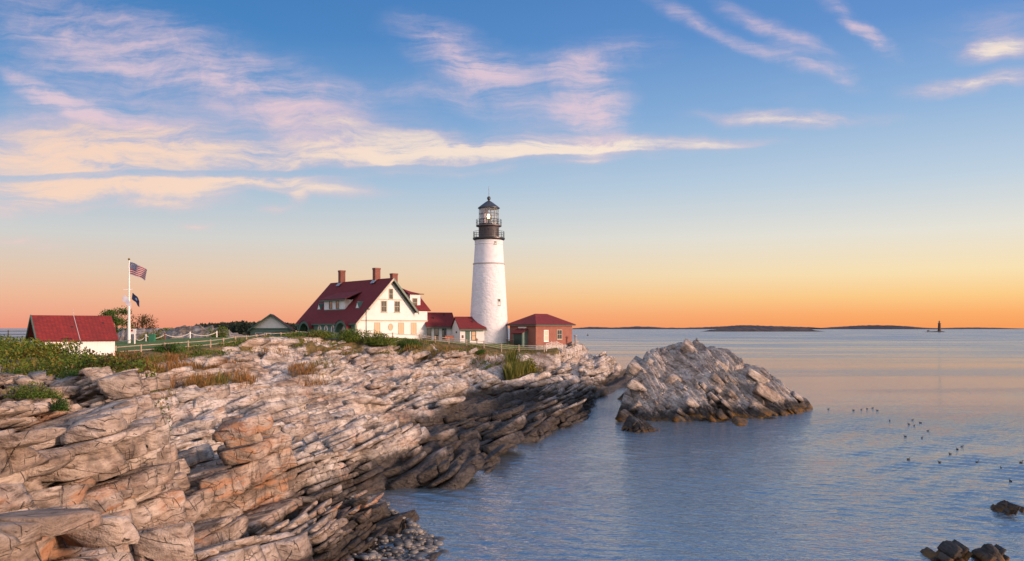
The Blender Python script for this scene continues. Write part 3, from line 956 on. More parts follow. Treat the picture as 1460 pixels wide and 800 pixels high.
for q in range(46):
    wl = 0.24 * 8 ** wr.random()
    th = R(200) + wr.normal(0, 0.55)
    kx_, ky_ = math.sin(th) * 2 * math.pi / wl, math.cos(th) * 2 * math.pi / wl
    cell = SY * (math.log(620 / 14.0) / 819)
    fade = np.clip((wl / cell - 2.5) / 2.5, 0, 1)
    ph = SX * kx_ + SY * ky_ + wr.random() * 6.28 + 1.5 * fbm(SX / (wl * 5), SY / (wl * 5), 300 + q, 2)
    SZ += fade * (0.0047 * wl ** 0.80) * np.sin(ph)
SZ *= gust
ed_ = np.minimum(np.minimum(np.arange(1150)[None, :], np.arange(1150)[None, ::-1]), np.minimum(np.arange(820)[:, None], np.arange(820)[::-1, None]))
SZ *= np.clip(ed_ / 12.0, 0, 1)
sidx = np.arange(1150 * 820).reshape(820, 1150)
sq = np.stack([sidx[:-1, :-1], sidx[:-1, 1:], sidx[1:, 1:], sidx[1:, :-1]], -1).reshape(-1, 4)
sv_ = np.stack([SX, SY, SZ], -1).reshape(-1, 3)
n0 = len(sv_)
far = np.array([(-90000, 90000, 0), (90000, 90000, 0), (-90000, -300, 0), (90000, -300, 0)], float)
c00, c01, c10, c11 = sidx[0, 0], sidx[0, -1], sidx[-1, 0], sidx[-1, -1]
sq = np.concatenate([sq, [(c10, c11, n0 + 1, n0), (c00, c10, n0, n0 + 2), (n0 + 3, n0 + 1, c11, c01), (n0 + 2, n0 + 3, c01, c00)]])
tag(link('sea', np_mesh('sea', np.concatenate([sv_, far]), sq, smooth=True), None, [SEA]), kind='structure')


# ------------------------------------------------------------------ rocks standing in the sea
def rock_patch(name, pts, x0, x1, y0, y1, n, levels, seed, mat, amp=1.0, crag=0.6, dip_dir=1.0, fcr=(1.6, 2.2), extra=(), sink=0.0):
    B = Grid(rbf(pts, 0.8), x0 - 2, x1 + 2, y0 - 2, y1 + 2, (x1 - x0) / 120)
    xs_, ys_ = np.meshgrid(np.linspace(x0, x1, n), np.linspace(y0, y1, n))
    z0 = B(xs_, ys_)
    a_ = np.clip((z0 + 0.8) / 1.6, 0, 1) * amp
    z = rough_rock(B, xs_ * dip_dir, ys_, 1.0, [], seed) if False else z0
    for k, (wc, wa, tilt, off, snap, crack) in enumerate(levels):
        th = R(-38)
        xr, yr = xs_ * math.cos(th) - ys_ * math.sin(th), xs_ * math.sin(th) + ys_ * math.cos(th)
        lc, la, ex, ey, ed2, r0, r1, r2, r3 = blocks(xr, yr, wc, wa, seed + 40 * k, 0.3)
        z = z + a_ * (lc * (tilt + (r2 - 0.5) * 0.3) + la * (r3 - 0.5) * 0.14 + (r0 - 0.5) * 2 * off + (r1 - 0.5) * off)
    z = z + a_ * crag * (fbm(xs_ / fcr[0], ys_ / fcr[1], seed + 7, 5) * 1.5)
    edge_ = np.minimum(np.minimum(xs_ - x0, x1 - xs_) / (x1 - x0), np.minimum(ys_ - y0, y1 - ys_) / (y1 - y0))
    z = z - np.clip((0.06 - edge_) / 0.06, 0, 1) * 3
    id_ = np.arange(n * n).reshape(n, n)
    q = np.stack([id_[:-1, :-1], id_[:-1, 1:], id_[1:, 1:], id_[1:, :-1]], -1).reshape(-1, 4)
    under = (z < -0.9)
    q = q[~(under.reshape(-1)[q].all(1))]
    used = np.unique(q)
    rm = np.full(n * n, -1, dtype=np.int64)
    rm[used] = np.arange(len(used))
    v = np.stack([xs_, ys_, z - sink], -1).reshape(-1, 3)[used]
    qs, base_ = [rm[q]], len(v)
    for vv, ff in extra:
        qs.append(ff + base_)
        base_ += len(vv)
    return link(name, np_mesh(name, np.concatenate([v] + [e_[0] for e_ in extra]), np.concatenate(qs)), None, [mat])


ISL = [(893, 599, 93), (930, 604, 91.5), (970, 603, 91.5), (1000, 604, 91.4), (1035, 610, 89), (1080, 606, 90.5), (1110, 598, 94), (1140, 588, 101), (1158, 581, 108), (930, 504, 104.5), (960, 497, 106), (1022, 498, 107.5),
       (900, 540, 98), (905, 525, 101), (925, 507, 103), (950, 498, 105), (985, 494, 107), (1010, 496, 107), (1035, 507, 107), (1050, 522, 106), (1078, 527, 106), (1100, 542, 106), (1130, 556, 106), (1148, 570, 107),
       (950, 550, 97.5), (1000, 550, 98), (1000, 522, 102), (950, 522, 101.5), (930, 582, 94), (1000, 587, 94), (1050, 560, 99), (1050, 592, 95), (1090, 570, 101), (915, 575, 95)]
ic = [tuple(at(*p)) for p in ISL]
ic += [(17.5, 118, 3.5), (24, 119, 5.0), (29, 118, 3.0), (34, 116, 1.0), (12, 121, -1.5), (20, 126, -1.5), (30, 125, -1.5), (38, 116, -1.5), (39, 106, -1.8), (35, 98, -1.8), (27, 86, -1.8), (20, 88, -1.8), (11, 90, -1.8), (10.5, 100, -1.8), (11.5, 108, -1.2), (20, 111.5, 7.3), (25, 111.5, 7.0), (29, 111.5, 4.6), (11.6, 92, -2.0), (12.1, 96, -2.0), (12.7, 101, -2.0), (13.3, 106, -2.0), (14.0, 111, -2.0), (15.0, 116, -1.5)]
IB = Grid(rbf(ic, 0.8), 6, 44, 81, 132, 0.25)
isurf = lambda x, y: IB(x, y) + np.clip((IB(x, y) + 0.8) / 1.6, 0, 1) * (0.8 * (faults(x, y)[0] + faults(x, y)[1]) * np.clip((7.6 - IB(x, y)) / 2, 0.2, 1) - 1.1 * np.clip(1 - faults(x, y)[3] / 0.14, 0, 1) + fbm(x / 5, y / 6, 66, 3) * 1.6 + fbm(x / 1.8, y / 2.2, 67, 2) * 0.7)
imask = lambda X, Y, Z: (X / Y > 0.1345) & (X < 42) & (Y > 84) & (Y < 122)
ibend = lambda y: 0.25 * np.asarray(y, dtype=float)
i_sets = [bedrock(4.2, 3.2, 1.3, -34, 84, 122, 8, 42, 5, 401, 0.26, 0.7, 0.4, isurf, imask, ibend, 0.5, 2.4, patch=(0.0, 0.72)),
          bedrock(2.2, 1.5, 0.55, -44, 84, 122, 8, 42, 3, 431, 0.34, 0.7, 0.5, isurf, imask, ibend, 0.5, 1.8, patch=(0.66, 1.01))]
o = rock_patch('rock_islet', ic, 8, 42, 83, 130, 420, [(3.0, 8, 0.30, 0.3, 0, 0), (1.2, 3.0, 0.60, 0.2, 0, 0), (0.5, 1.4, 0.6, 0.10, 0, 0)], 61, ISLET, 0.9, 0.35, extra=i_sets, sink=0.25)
tag(o, 'large rugged brown-grey rock islet across the narrow channel from the headland', 'rock')
SK = [(2.4, 7, 0.35, 0.25, 0, 0), (0.7, 2.0, 0.40, 0.14, 0, 0), (0.28, 0.8, 0.35, 0.05, 0, 0)]


def skerry(label, pts, pad, n, seed, crag=0.4, mat=WETROCK, broken=True):
    P = np.array([tuple(p) for p in pts])
    x0, x1, y0, y1 = P[:, 0].min() - pad, P[:, 0].max() + pad, P[:, 1].min() - pad, P[:, 1].max() + pad
    ring = [(x0, y0, -1.2), (x1, y0, -1.2), (x0, y1, -1.2), (x1, y1, -1.2), ((x0 + x1) / 2, y0, -1.1), ((x0 + x1) / 2, y1, -1.1), (x0, (y0 + y1) / 2, -1.1), (x1, (y0 + y1) / 2, -1.1)]
    sB = Grid(rbf([tuple(p) for p in P] + ring, 0.8), x0 - 2, x1 + 2, y0 - 2, y1 + 2, 0.05)
    ex_ = [bedrock(1.3, 0.5, 0.17, 48, y0, y1, x0, x1, 3, seed, 0.35, 0.5, 0.4, lambda x, y: sB(x, y) + fbm(x / 0.8, y / 0.8, seed, 2) * 0.35, lambda X, Y, Z: (X > x0 + 0.2) & (X < x1 - 0.2) & (Y > y0 + 0.2) & (Y < y1 - 0.2) & (sB(X, Y) > -0.25), bend, 0.3, 1.2)] if broken else []
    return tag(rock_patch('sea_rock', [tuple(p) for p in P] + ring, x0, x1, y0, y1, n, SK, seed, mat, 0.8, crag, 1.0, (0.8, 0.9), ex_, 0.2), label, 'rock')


skerry('small jagged black rock awash at the near left foot of the islet', [at(895, 612, 84), at(900, 600, 85), at(915, 601, 85), at(925, 607, 84.5), at(940, 614, 83.5), at(910, 616, 82.5)], 1.4, 90, 71)
skerry('low brown rock showing alone in the open water at the right edge', [at(1414, 727, 47), at(1425, 718, 47.5), at(1436, 715, 48), at(1448, 720, 47.8), at(1455, 729, 46.8), at(1435, 730, 46.2)], 0.8, 90, 73, 0.25)
skerry('flat sliver of dark rock barely breaking the water beside the low brown rock', [at(1362, 727, 47), at(1372, 724.5, 47.2), at(1384, 726.5, 47.1)], 0.5, 60, 75, 0.12, WETROCK, False)
skerry('pointed dark rock with slanting ribs rising from the water in the bottom corner', [at(1333, 800, 36), at(1340, 778, 37), at(1348, 768, 37.5), at(1362, 777, 37.5), at(1375, 790, 36.8), at(1385, 802, 36), at(1355, 805, 35.5)], 0.9, 110, 77, 0.35)
skerry('broad dark rock with a blunt top cut off by the bottom edge of the view', [at(1394, 796, 36.5), at(1400, 785, 37.2), at(1412, 784, 37.3), at(1424, 792, 36.9), at(1432, 800, 36.2), at(1410, 805, 35.8)], 0.7, 100, 79, 0.3)


def boulder(label, loc, size, seed, mat, rz=0.0, name='boulder'):
    bm = bmesh.new()
    rr = random.Random(seed)
    pts = []
    for _ in range(16):
        v = Vector((rr.gauss(0, 1), rr.gauss(0, 1), rr.gauss(0, 1))).normalized()
        pts.append(bm.verts.new((v.x * size[0] * rr.uniform(0.75, 1), v.y * size[1] * rr.uniform(0.75, 1), v.z * size[2] * rr.uniform(0.75, 1) + size[2] * 0.6)))
    bmesh.ops.convex_hull(bm, input=pts)
    for v in [v for v in bm.verts if not v.link_faces]:
        bm.verts.remove(v)
    bmesh.ops.bevel(bm, geom=bm.edges[:], offset=min(size) * 0.10, segments=2, affect='EDGES', profile=0.6)
    me = bpy.data.meshes.new(name)
    bm.to_mesh(me)
    bm.free()
    o_ = link(name, me, None, [mat])
    o_.location = loc
    o_.rotation_euler = (0, 0, rz)
    return tag(o_, label, 'rock')


GREYB = rock_material('dark_boulder_stone', wet=-9, tone=0.42, rust=0.0)
boulder('rounded tan boulder standing alone in the shallow water off the cove', at(557, 752, 43.2), (0.42, 0.36, 0.42), 4, ROCK)
boulder('smooth dark grey boulder lodged among the pale ledges', at(246, 668, 40), (0.55, 0.6, 0.42), 9, GREYB)
boulder('flat greenish grey slab boulder wedged behind the cove outcrop', at(428, 725, 40.5), (0.95, 0.5, 0.42), 12, GREYB, 0.4)

# shingle in the cove: thousands of pebbles
m, t, b = new_mat('shingle')
oi = t.node('ShaderNodeNewGeometry').outputs['Random Per Island']
t.put(b.inputs['Base Color'], t.ramp(oi, [(0, (0.035, 0.035, 0.038)), (0.6, (0.10, 0.095, 0.09)), (1, (0.24, 0.21, 0.18))]))
b.inputs['Roughness'].default_value = 0.45
SHINGLE = m
PT, PF = cube_template(2)
PT = PT / np.linalg.norm(PT, axis=1, keepdims=True) * 0.8 + PT * 0.2
nP = 5200
px_ = RNG.uniform(-9.6, -1.5, nP); py_ = RNG.uniform(31.5, 51, nP)
gz = G(px_, py_)
okp = (gz < 0.6) & (gz > -0.35)
px_, py_, gz = px_[okp], py_[okp], gz[okp]
sz = 0.05 + 0.16 * RNG.random(len(px_)) ** 3
sc = np.stack([sz * RNG.uniform(0.8, 1.6, len(sz)), sz * RNG.uniform(0.8, 1.3, len(sz)), sz * 0.6], -1)
an = RNG.uniform(0, 6.28, len(sz))
L = PT[None] * sc[:, None, :]
vx = L[..., 0] * np.cos(an)[:, None] - L[..., 1] * np.sin(an)[:, None] + px_[:, None]
vy = L[..., 0] * np.sin(an)[:, None] + L[..., 1] * np.cos(an)[:, None] + py_[:, None]
vz = L[..., 2] + (gz + sz * 0.35)[:, None]
pv_ = np.stack([vx, vy, vz], -1).reshape(-1, 3)
pf_ = (PF[None] + (np.arange(len(sz)) * len(PT))[:, None, None]).reshape(-1, 4)
tag(link('pebbles', np_mesh('pebbles', pv_, pf_, smooth=True), None, [SHINGLE]), kind='stuff')

# the bank of broken stone under the shrubs at the left
nS = 900
k_ = RNG.uniform((-60 - CX) / F, (98 - CX) / F, nS); yS = RNG.uniform(31, 44, nS)
xS = k_ * yS
gzS = shelf(xS, yS)
szS = 0.10 + 0.22 * RNG.random(nS) ** 2
aS = RNG.uniform(0, 6.28, nS)
ST, SF = cube_template(1)
L = ST[None] * (1 + RNG.uniform(-0.35, 0.2, (nS, 8, 3))) * np.stack([szS * 1.4, szS, szS * 0.6], -1)[:, None, :]
tl = RNG.uniform(-0.5, 0.5, nS)[:, None]
vx = L[..., 0] * np.cos(aS)[:, None] - L[..., 1] * np.sin(aS)[:, None] + xS[:, None]
vy = L[..., 0] * np.sin(aS)[:, None] + L[..., 1] * np.cos(aS)[:, None] + yS[:, None]
vz = L[..., 2] + L[..., 0] * tl + (gzS + szS * 0.3 + RNG.uniform(-0.1, 0.25, nS))[:, None]
me = np_mesh('rubble', np.stack([vx, vy, vz], -1).reshape(-1, 3), (SF[None] + (np.arange(nS) * 8)[:, None, None]).reshape(-1, 4))
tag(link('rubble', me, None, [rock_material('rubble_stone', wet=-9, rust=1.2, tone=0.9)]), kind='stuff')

# the grey ledge behind the lawn
LG = [at(165, 492, 128), at(180, 470, 133), at(205, 474, 133), at(230, 481, 132), at(245, 470, 136), at(270, 467, 138), at(300, 466, 140), at(322, 478, 138), at(325, 490, 134), at(250, 492, 129), at(290, 492, 129), at(215, 492, 128)]
LG = [tuple(p) for p in LG] + [(-64, 150, 7.5), (-50, 150, 8.8), (-42, 148, 7.5), (-64, 124, 6.5), (-52, 124, 6.5), (-44, 124, 6.5), (-66, 135, 6.5), (-40, 136, 6.5)]
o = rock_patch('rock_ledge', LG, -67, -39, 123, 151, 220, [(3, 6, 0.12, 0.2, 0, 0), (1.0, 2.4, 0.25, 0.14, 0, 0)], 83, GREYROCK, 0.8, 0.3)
tag(o, 'low grey bedrock ledge along the back of the lawn behind the flagpole', 'rock')


# ------------------------------------------------------------------ building materials
def boards(name, col, pitch=0.14, var=0.06, rough=0.6, vertical=False, depth=0.02):
    """painted boards: a shadow line at each overlap"""
    m, t, b = new_mat(name)
    oc = t.node('ShaderNodeTexCoord').outputs['Object']
    x_, y_, z_ = t.sep(oc)[:3]
    u = t.math('FRACT', t.math('DIVIDE', z_ if not vertical else t.math('ADD', x_, y_), pitch))
    bp = t.node('ShaderNodeBump')
    bp.inputs['Strength'].default_value = 0.7
    bp.inputs['Distance'].default_value = depth
    t.put(bp.inputs['Height'], t.math('SUBTRACT', 1.0, u))
    t.put(b.inputs['Normal'], bp.outputs[0])
    n = t.noise(oc, 1.1, 6, 0.65)
    t.put(b.inputs['Base Color'], t.mix(t.mapr(n, 0.3, 0.7), [c * (1 - var * 2) for c in col], col))
    b.inputs['Roughness'].default_value = rough
    return m


def shingles(name, col, dark, pitch=0.16, wid=0.3):
    m, t, b = new_mat(name)
    oc = t.node('ShaderNodeTexCoord').outputs['Object']
    x_, y_, z_ = t.sep(oc)[:3]
    br = t.node('ShaderNodeTexBrick')
    t.put(br.inputs['Vector'], t.comb(t.math('ADD', x_, y_), t.math('MULTIPLY', z_, 1.4), 0.0))
    br.inputs['Scale'].default_value = 1.0
    br.inputs['Brick Width'].default_value = wid
    br.inputs['Row Height'].default_value = pitch
    br.inputs['Mortar Size'].default_value = 0.012
    br.inputs['Color1'].default_value = (*col, 1)
    br.inputs['Color2'].default_value = (*[c * 0.7 for c in col], 1)
    br.inputs['Mortar'].default_value = (*dark, 1)
    n = t.noise(oc, 0.7, 5, 0.65)
    t.put(b.inputs['Base Color'], t.mix(t.mapr(n, 0.4, 0.75, 0, 0.45), br.outputs['Color'], dark))
    b.inputs['Roughness'].default_value = 0.85
    bp = t.node('ShaderNodeBump')
    bp.inputs['Distance'].default_value = 0.02
    t.put(bp.inputs['Height'], br.outputs['Fac'])
    bp.invert = True
    t.put(b.inputs['Normal'], bp.outputs[0])
    return m


def brickwork(name, c1, c2, mortar, sx=0.24, sy=0.085):
    m, t, b = new_mat(name)
    oc = t.node('ShaderNodeTexCoord').outputs['Object']
    x_, y_, z_ = t.sep(oc)[:3]
    br = t.node('ShaderNodeTexBrick')
    t.put(br.inputs['Vector'], t.comb(t.math('ADD', x_, y_), z_, 0.0))
    br.inputs['Scale'].default_value = 1.0
    br.inputs['Brick Width'].default_value = sx
    br.inputs['Row Height'].default_value = sy
    br.inputs['Mortar Size'].default_value = 0.010
    br.inputs['Color1'].default_value = (*c1, 1)
    br.inputs['Color2'].default_value = (*c2, 1)
    br.inputs['Mortar'].default_value = (*mortar, 1)
    n = t.noise(oc, 0.8, 5, 0.65)
    t.put(b.inputs['Base Color'], t.mix(t.mapr(n, 0.42, 0.75, 0, 0.5), br.outputs['Color'], [c * 0.55 for c in c1]))
    b.inputs['Roughness'].default_value = 0.85
    return m


WHITE = boards('white_clapboard', (0.78, 0.76, 0.74))
WHITEV = boards('white_board_wall', (0.80, 0.78, 0.76), 0.25, 0.05, 0.6, True)
WTRIM = flat('white_trim', (0.78, 0.76, 0.73), 0.5, 0.06, 1.5)
BUFF = flat('buff_trim', (0.42, 0.36, 0.27), 0.55, 0.1, 2)
GREEN = flat('green_paint', (0.055, 0.115, 0.085), 0.5, 0.15, 1.5)
LGREEN = boards('grey_green_board', (0.115, 0.19, 0.155), 0.14, 0.1)
REDROOF = shingles('red_roof_shingle', (0.21, 0.018, 0.020), (0.10, 0.012, 0.014))
REDROOF2 = shingles('bright_red_shingle', (0.26, 0.022, 0.018), (0.10, 0.014, 0.014), 0.2, 0.35)
CHIM = brickwork('chimney_brick', (0.26, 0.060, 0.035), (0.18, 0.042, 0.028), (0.22, 0.16, 0.13))
BRICK = brickwork('red_brick', (0.33, 0.085, 0.048), (0.23, 0.058, 0.036), (0.27, 0.20, 0.165))
LEAD = flat('lead_flashing', (0.30, 0.33, 0.38), 0.45)
GLASS, t, b = new_mat('window_glass')
b.inputs['Base Color'].default_value = (0.03, 0.035, 0.04, 1); b.inputs['Roughness'].default_value = 0.04
b.inputs['Specular IOR Level'].default_value = 1.0; b.inputs['Coat Weight'].default_value = 0.6; b.inputs['Coat Roughness'].default_value = 0.03
TANPANE = flat('orange_tan_pane', (0.62, 0.40, 0.24), 0.6)  # even orange-tan colour for the panes
DARK = flat('dark_interior', (0.02, 0.022, 0.022), 0.8)
BLACKM = flat('black_iron', (0.018, 0.019, 0.022), 0.4, 0.2, 4)
STONE = flat('granite_footing', (0.36, 0.33, 0.30), 0.8, 0.2, 2.0)
WOOD = flat('weathered_rail', (0.40, 0.30, 0.225), 0.85, 0.25, 3.0)


def window(parent, O, u, n, uc, zc, w, h, frame=BUFF, pane=GLASS, fw=0.10, bars=1, name='window', sill=True, up=Vector((0, 0, 1))):
    """frame proud of the wall, the pane as its child; O + u*uc is the place on the wall, n looks out"""
    u, n, O = Vector(u), Vector(n), Vector(O)
    def P(a, c, dep): return O + u * (uc + a) + up * (zc + c) + n * dep
    def bar(mb_, a0, a1, c0, c1, d0, d1):
        mb_.poly([P(a0, c0, d0), P(a1, c0, d0), P(a1, c0, d1), P(a0, c0, d1), P(a0, c1, d0), P(a1, c1, d0), P(a1, c1, d1), P(a0, c1, d1)],
                 [(0, 3, 2, 1), (4, 5, 6, 7), (0, 1, 5, 4), (1, 2, 6, 5), (2, 3, 7, 6), (3, 0, 4, 7)])
    f = MB()
    W, H = w / 2, h / 2
    bar(f, -W - fw, -W, -H - fw, H + fw, 0.0, 0.06)
    bar(f, W, W + fw, -H - fw, H + fw, 0.0, 0.06)
    bar(f, -W, W, H, H + fw, 0.0, 0.06)
    bar(f, -W, W, -H - fw, -H, 0.0, 0.06)
    if sill: bar(f, -W - fw - 0.05, W + fw + 0.05, -H - fw - 0.08, -H - fw, 0.0, 0.12)
    bar(f, -W, W, -0.03, 0.03, 0.021, 0.05)
    for q in range(1, bars):
        a_ = -W + 2 * W * q / bars
        bar(f, a_ - 0.02, a_ + 0.02, -H, -0.03, 0.021, 0.042)
        bar(f, a_ - 0.02, a_ + 0.02, 0.03, H, 0.021, 0.042)
    fo = f.build(name, frame, parent)
    g = MB()
    bar(g, -W, W, -H, H, 0.004, 0.02)
    g.build('pane', pane, fo)
    return fo


def panel(parent, name, O, u, n, u0, u1, z0, z1, d0, d1, mat):
    u, n, O = Vector(u), Vector(n), Vector(O)
    def P(a, c, dep): return O + u * a + Vector((0, 0, c)) + n * dep
    g = MB()
    g.poly([P(u0, z0, d0), P(u1, z0, d0), P(u1, z0, d1), P(u0, z0, d1), P(u0, z1, d0), P(u1, z1, d0), P(u1, z1, d1), P(u0, z1, d1)],
           [(0, 3, 2, 1), (4, 5, 6, 7), (0, 1, 5, 4), (1, 2, 6, 5), (2, 3, 7, 6), (3, 0, 4, 7)])
    return g.build(name, mat, parent)


# ------------------------------------------------------------------ the keeper's house
# local x runs along the front gable, local y runs back along the ridge, z is height above the footing
HZ = 8.2
house = tag(empty('keepers_house', (at(508, 480, 142).x, 142, HZ), R(40)), 'large white keeper\'s house with steep dark red roof and three brick chimneys', 'house')
HL, XA, ZR, ZE = 21.6, 6.79, 18.6 - HZ, 11.35 - HZ           # length, ridge place, ridge height, left eave
SL = (ZR - ZE) / XA
XR, ZB = 11.4, 11.35 - HZ
WR, ZW = 14.2, 13.1 - HZ                                     # right wing: width, eave height
g = MB()
g.box(0, WR, 0.02, 10.0, 0, ZB)                              # front ground storey
g.box(2.6, 11, 10.0, HL - 0.3, 0, ZB)
zr_ = ZR - (XR - XA) * 1.13
g.prism([(0.25, ZB), (XR, ZB), (XR, zr_), (XA, ZR - 0.12), (0.25, ZE + 0.12)], 1, 0.0, HL - 0.3)
g.box(XR, WR, 0.0, 9.0, ZB, ZW)
g.build('wall', WHITE, house)
g = MB()
g.box(0.0, WR + 0.06, -0.10, -0.002, ZB - 0.13, ZB + 0.06)
g.box(3.5, 9.75, -0.07, -0.002, ZW + 1.72, ZW + 1.86)
for x_ in (0.0, WR - 0.14):
    g.box(x_, x_ + 0.16, -0.05, -0.002, 0, ZB - 0.14)
g.box(WR + 0.002, WR + 0.06, 0, 9.0, ZB - 0.13, ZB + 0.06)
g.build('belt_board', BUFF, house)
# main roof: left slope, right slope with its thickness, both with an overhang
OV = 0.75
g = MB()
le = -0.5
g.slab((le, -OV, ZE + le * SL), (XA, -OV, ZR), (XA, HL, ZR), (le, HL, ZE + le * SL), 0.22)
rr = XR + 0.5
g.slab((XA, -OV, ZR), (rr, -OV, ZR - (rr - XA) * 1.13), (rr, HL, ZR - (rr - XA) * 1.13), (XA, HL, ZR), 0.22)
roof = g.build('roof', REDROOF, house)
# right wing roof: shallow hip above, steep skirt below
g = MB()
zt = 15.95 - HZ
rid = [(8.4, 5.0, ZR - 0.6), (9.6, 5.0, ZR - 0.65)]
a_, b_, c_, d_ = (7.9, 1.5, zt + 0.9), (13.3, 1.5, zt), (13.3, 8.6, zt), (7.9, 8.6, zt + 0.9)
g.slab((9.2, 1.5, zt + 0.05), b_, rid[1], rid[0], 0.15)
g.tslab(b_, c_, rid[1], 0.15)
g.slab(c_, d_, rid[0], rid[1], 0.15)
E0, E1, E2 = (11.1, -0.35, ZW + 0.05), (WR + 0.55, -0.35, ZW), (WR + 0.55, 9.4, ZW)
g.slab(E0, E1, b_, (11.4, 1.5, zt), 0.15)
g.slab(E1, E2, c_, b_, 0.15)
g.build('wing_roof', REDROOF, house)
g = MB()
g.slab((XR + 0.2, 0.02, ZW - 0.1), (WR + 0.1, 0.02, ZW - 0.1), (WR + 0.1, 1.9, zt - 0.3), (XR + 0.2, 1.9, zt - 0.3), 0.3)
g.build('eave_board', BUFF, house)
# wing dormer: flat white front under the upper hip
g = MB()
g.box(10.75, 12.9, 0.25, 1.9, ZW + 0.12, zt + 0.02)
wd = g.build('wing_dormer', WHITE, house)
window(wd, (0, 0.25, 0), (1, 0, 0), (0, -1, 0), 11.75, ZW + 1.35, 0.85, 1.5, sill=False)
g = MB()
g.slab((10.2, -0.15, zt + 0.10), (13.45, -0.15, zt + 0.10), (13.3, 1.6, zt + 0.16), (10.2, 1.6, zt + 0.9), 0.14)
g.build('dormer_roof', REDROOF, wd)
# barge boards of the front gable: pale on the left rake, green on the right
g = MB()
def rake(mb_, x0, z0, x1, z1, th, y0, y1):
    mb_.poly([(x0, y0, z0), (x1, y0, z1), (x1, y1, z1), (x0, y1, z0), (x0, y0, z0 - th), (x1, y0, z1 - th), (x1, y1, z1 - th), (x0, y1, z0 - th)],
             [(0, 1, 2, 3), (4, 7, 6, 5), (0, 4, 5, 1), (1, 5, 6, 2), (2, 6, 7, 3), (3, 7, 4, 0)])
rake(g, le, ZE + le * SL - 0.02, XA, ZR - 0.02, 0.42, -OV - 0.10, -OV - 0.003)
g.build('barge_board', BUFF, house)
g = MB()
rake(g, XA + 0.003, ZR + 0.02, rr, ZR - (rr - XA) * 1.13 + 0.02, 0.50, -OV - 0.11, -OV - 0.003)
rake(g, XA + 0.25, ZR - 0.6, rr - 0.4, ZR - 0.6 - (rr - XA - 0.65) * 1.13, 0.20, -0.30, -0.003)
g.build('barge_board', GREEN, house)
g = MB()
g.box(le - 0.10, le + 0.02, -OV, HL, ZE + le * SL - 0.30, ZE + le * SL - 0.02)
g.build('gutter', GREEN, house)
# chimneys stand on the roof
for cx_, cy_, zt_, w_ in ((XA - 0.1, 17.1, 20.75, 1.0), (XA - 0.1, 4.7, 20.55, 1.05), (9.55, 3.6, 19.65, 1.05)):
    g = MB()
    z1 = zt_ - HZ
    g.box(cx_ - w_ / 2, cx_ + w_ / 2, cy_ - 0.45, cy_ + 0.45, ZR - 1.6, z1 - 0.3)
    g.box(cx_ - w_ / 2 - 0.05, cx_ + w_ / 2 + 0.05, cy_ - 0.5, cy_ + 0.5, z1 - 0.3, z1)
    ch = g.build('chimney', CHIM, roof)
    if cy_ != 3.6:
        g = MB()
        g.slab((cx_ - w_ / 2 - 0.45, cy_ - 0.6, ZR - 0.30 - 0.42), (cx_ - w_ / 2 + 0.02, cy_ - 0.6, ZR - 0.30 + 0.12), (cx_ - w_ / 2 + 0.02, cy_ + 0.6, ZR - 0.30 + 0.12), (cx_ - w_ / 2 - 0.45, cy_ + 0.6, ZR - 0.30 - 0.42), 0.06)
        g.build('flashing', LEAD, roof)
# front openings
FO, FU, FN = (0, 0, 0), (1, 0, 0), (0, -1, 0)
window(house, FO, FU, FN, 6.7, ZR - 2.75, 0.66, 1.65, BUFF)
for xw in (5.3, 7.95):
    window(house, FO, FU, FN, xw, ZB + 2.35, 0.95, 1.75, BUFF, bars=2)
panel(house, 'panel', FO, FU, FN, 5.98, 7.28, ZB + 1.4, ZB + 3.3, 0.0, 0.04, WTRIM)
for xw in (4.0, 8.75, 11.35):
    window(house, (0, 0.02, 0), FU, FN, xw, ZB - 1.35, 0.95, 1.75, BUFF, TANPANE, bars=2)
# oval window
g = MB()
for q in range(24):
    a0, a1 = q / 24 * 6.2832, (q + 1) / 24 * 6.2832
    p = lambda a, r, y_: (6.65 + math.cos(a) * 0.46 * r, y_, ZB - 1.15 + math.sin(a) * 0.60 * r)
    g.poly([p(a0, 1, -0.05), p(a1, 1, -0.05), p(a1, 0.72, -0.05), p(a0, 0.72, -0.05), p(a0, 1, 0.02), p(a1, 1, 0.02), p(a1, 0.72, 0.02), p(a0, 0.72, 0.02)],
           [(0, 1, 2, 3), (0, 4, 5, 1), (2, 6, 7, 3)])
ow = g.build('oval_window', BUFF, house)
g = MB(); g.poly([(6.65 + math.cos(q / 24 * 6.2832) * 0.34, -0.012, ZB - 1.15 + math.sin(q / 24 * 6.2832) * 0.45) for q in range(24)], [tuple(range(24))])
g.build('pane', TANPANE, ow)
# green porch wall down the left side: two arched openings under curved hoods and three pointed windows
PU, PN = (0, 1, 0), (-1, 0, 0)
g = MB()
arches = [(3.3, 2.0), (16.8, 2.0)]
def arch_pts(yc, r, z0, h, n=12):
    return [(yc + r * math.cos(math.pi - math.pi * q / n), z0 + h * math.sin(math.pi * q / n)) for q in range(n + 1)]
spans = [(0.02, 3.3 - 1.7), (3.3 + 1.7, 16.8 - 1.7), (16.8 + 1.7, HL - 0.4)]
for y0, y1 in spans:
    g.box(-0.25, 0.0 if y1 < 10 else 0.24, y0, y1, 0, ZE - 0.52)
for yc, r in arches:
    ap = arch_pts(yc, 1.7, ZE - 2.1, 1.55)
    for (ya, za), (yb, zb) in zip(ap[:-1], ap[1:]):
        g.poly([(-0.25, ya, za), (-0.25, yb, zb), (-0.25, yb, ZE - 0.52), (-0.25, ya, ZE - 0.52), (-0.02, ya, za), (-0.02, yb, zb), (-0.02, yb, ZE - 0.52), (-0.02, ya, ZE - 0.52)],
               [(0, 1, 2, 3), (7, 6, 5, 4), (0, 4, 5, 1)])
g.build('porch_wall', LGREEN, house)
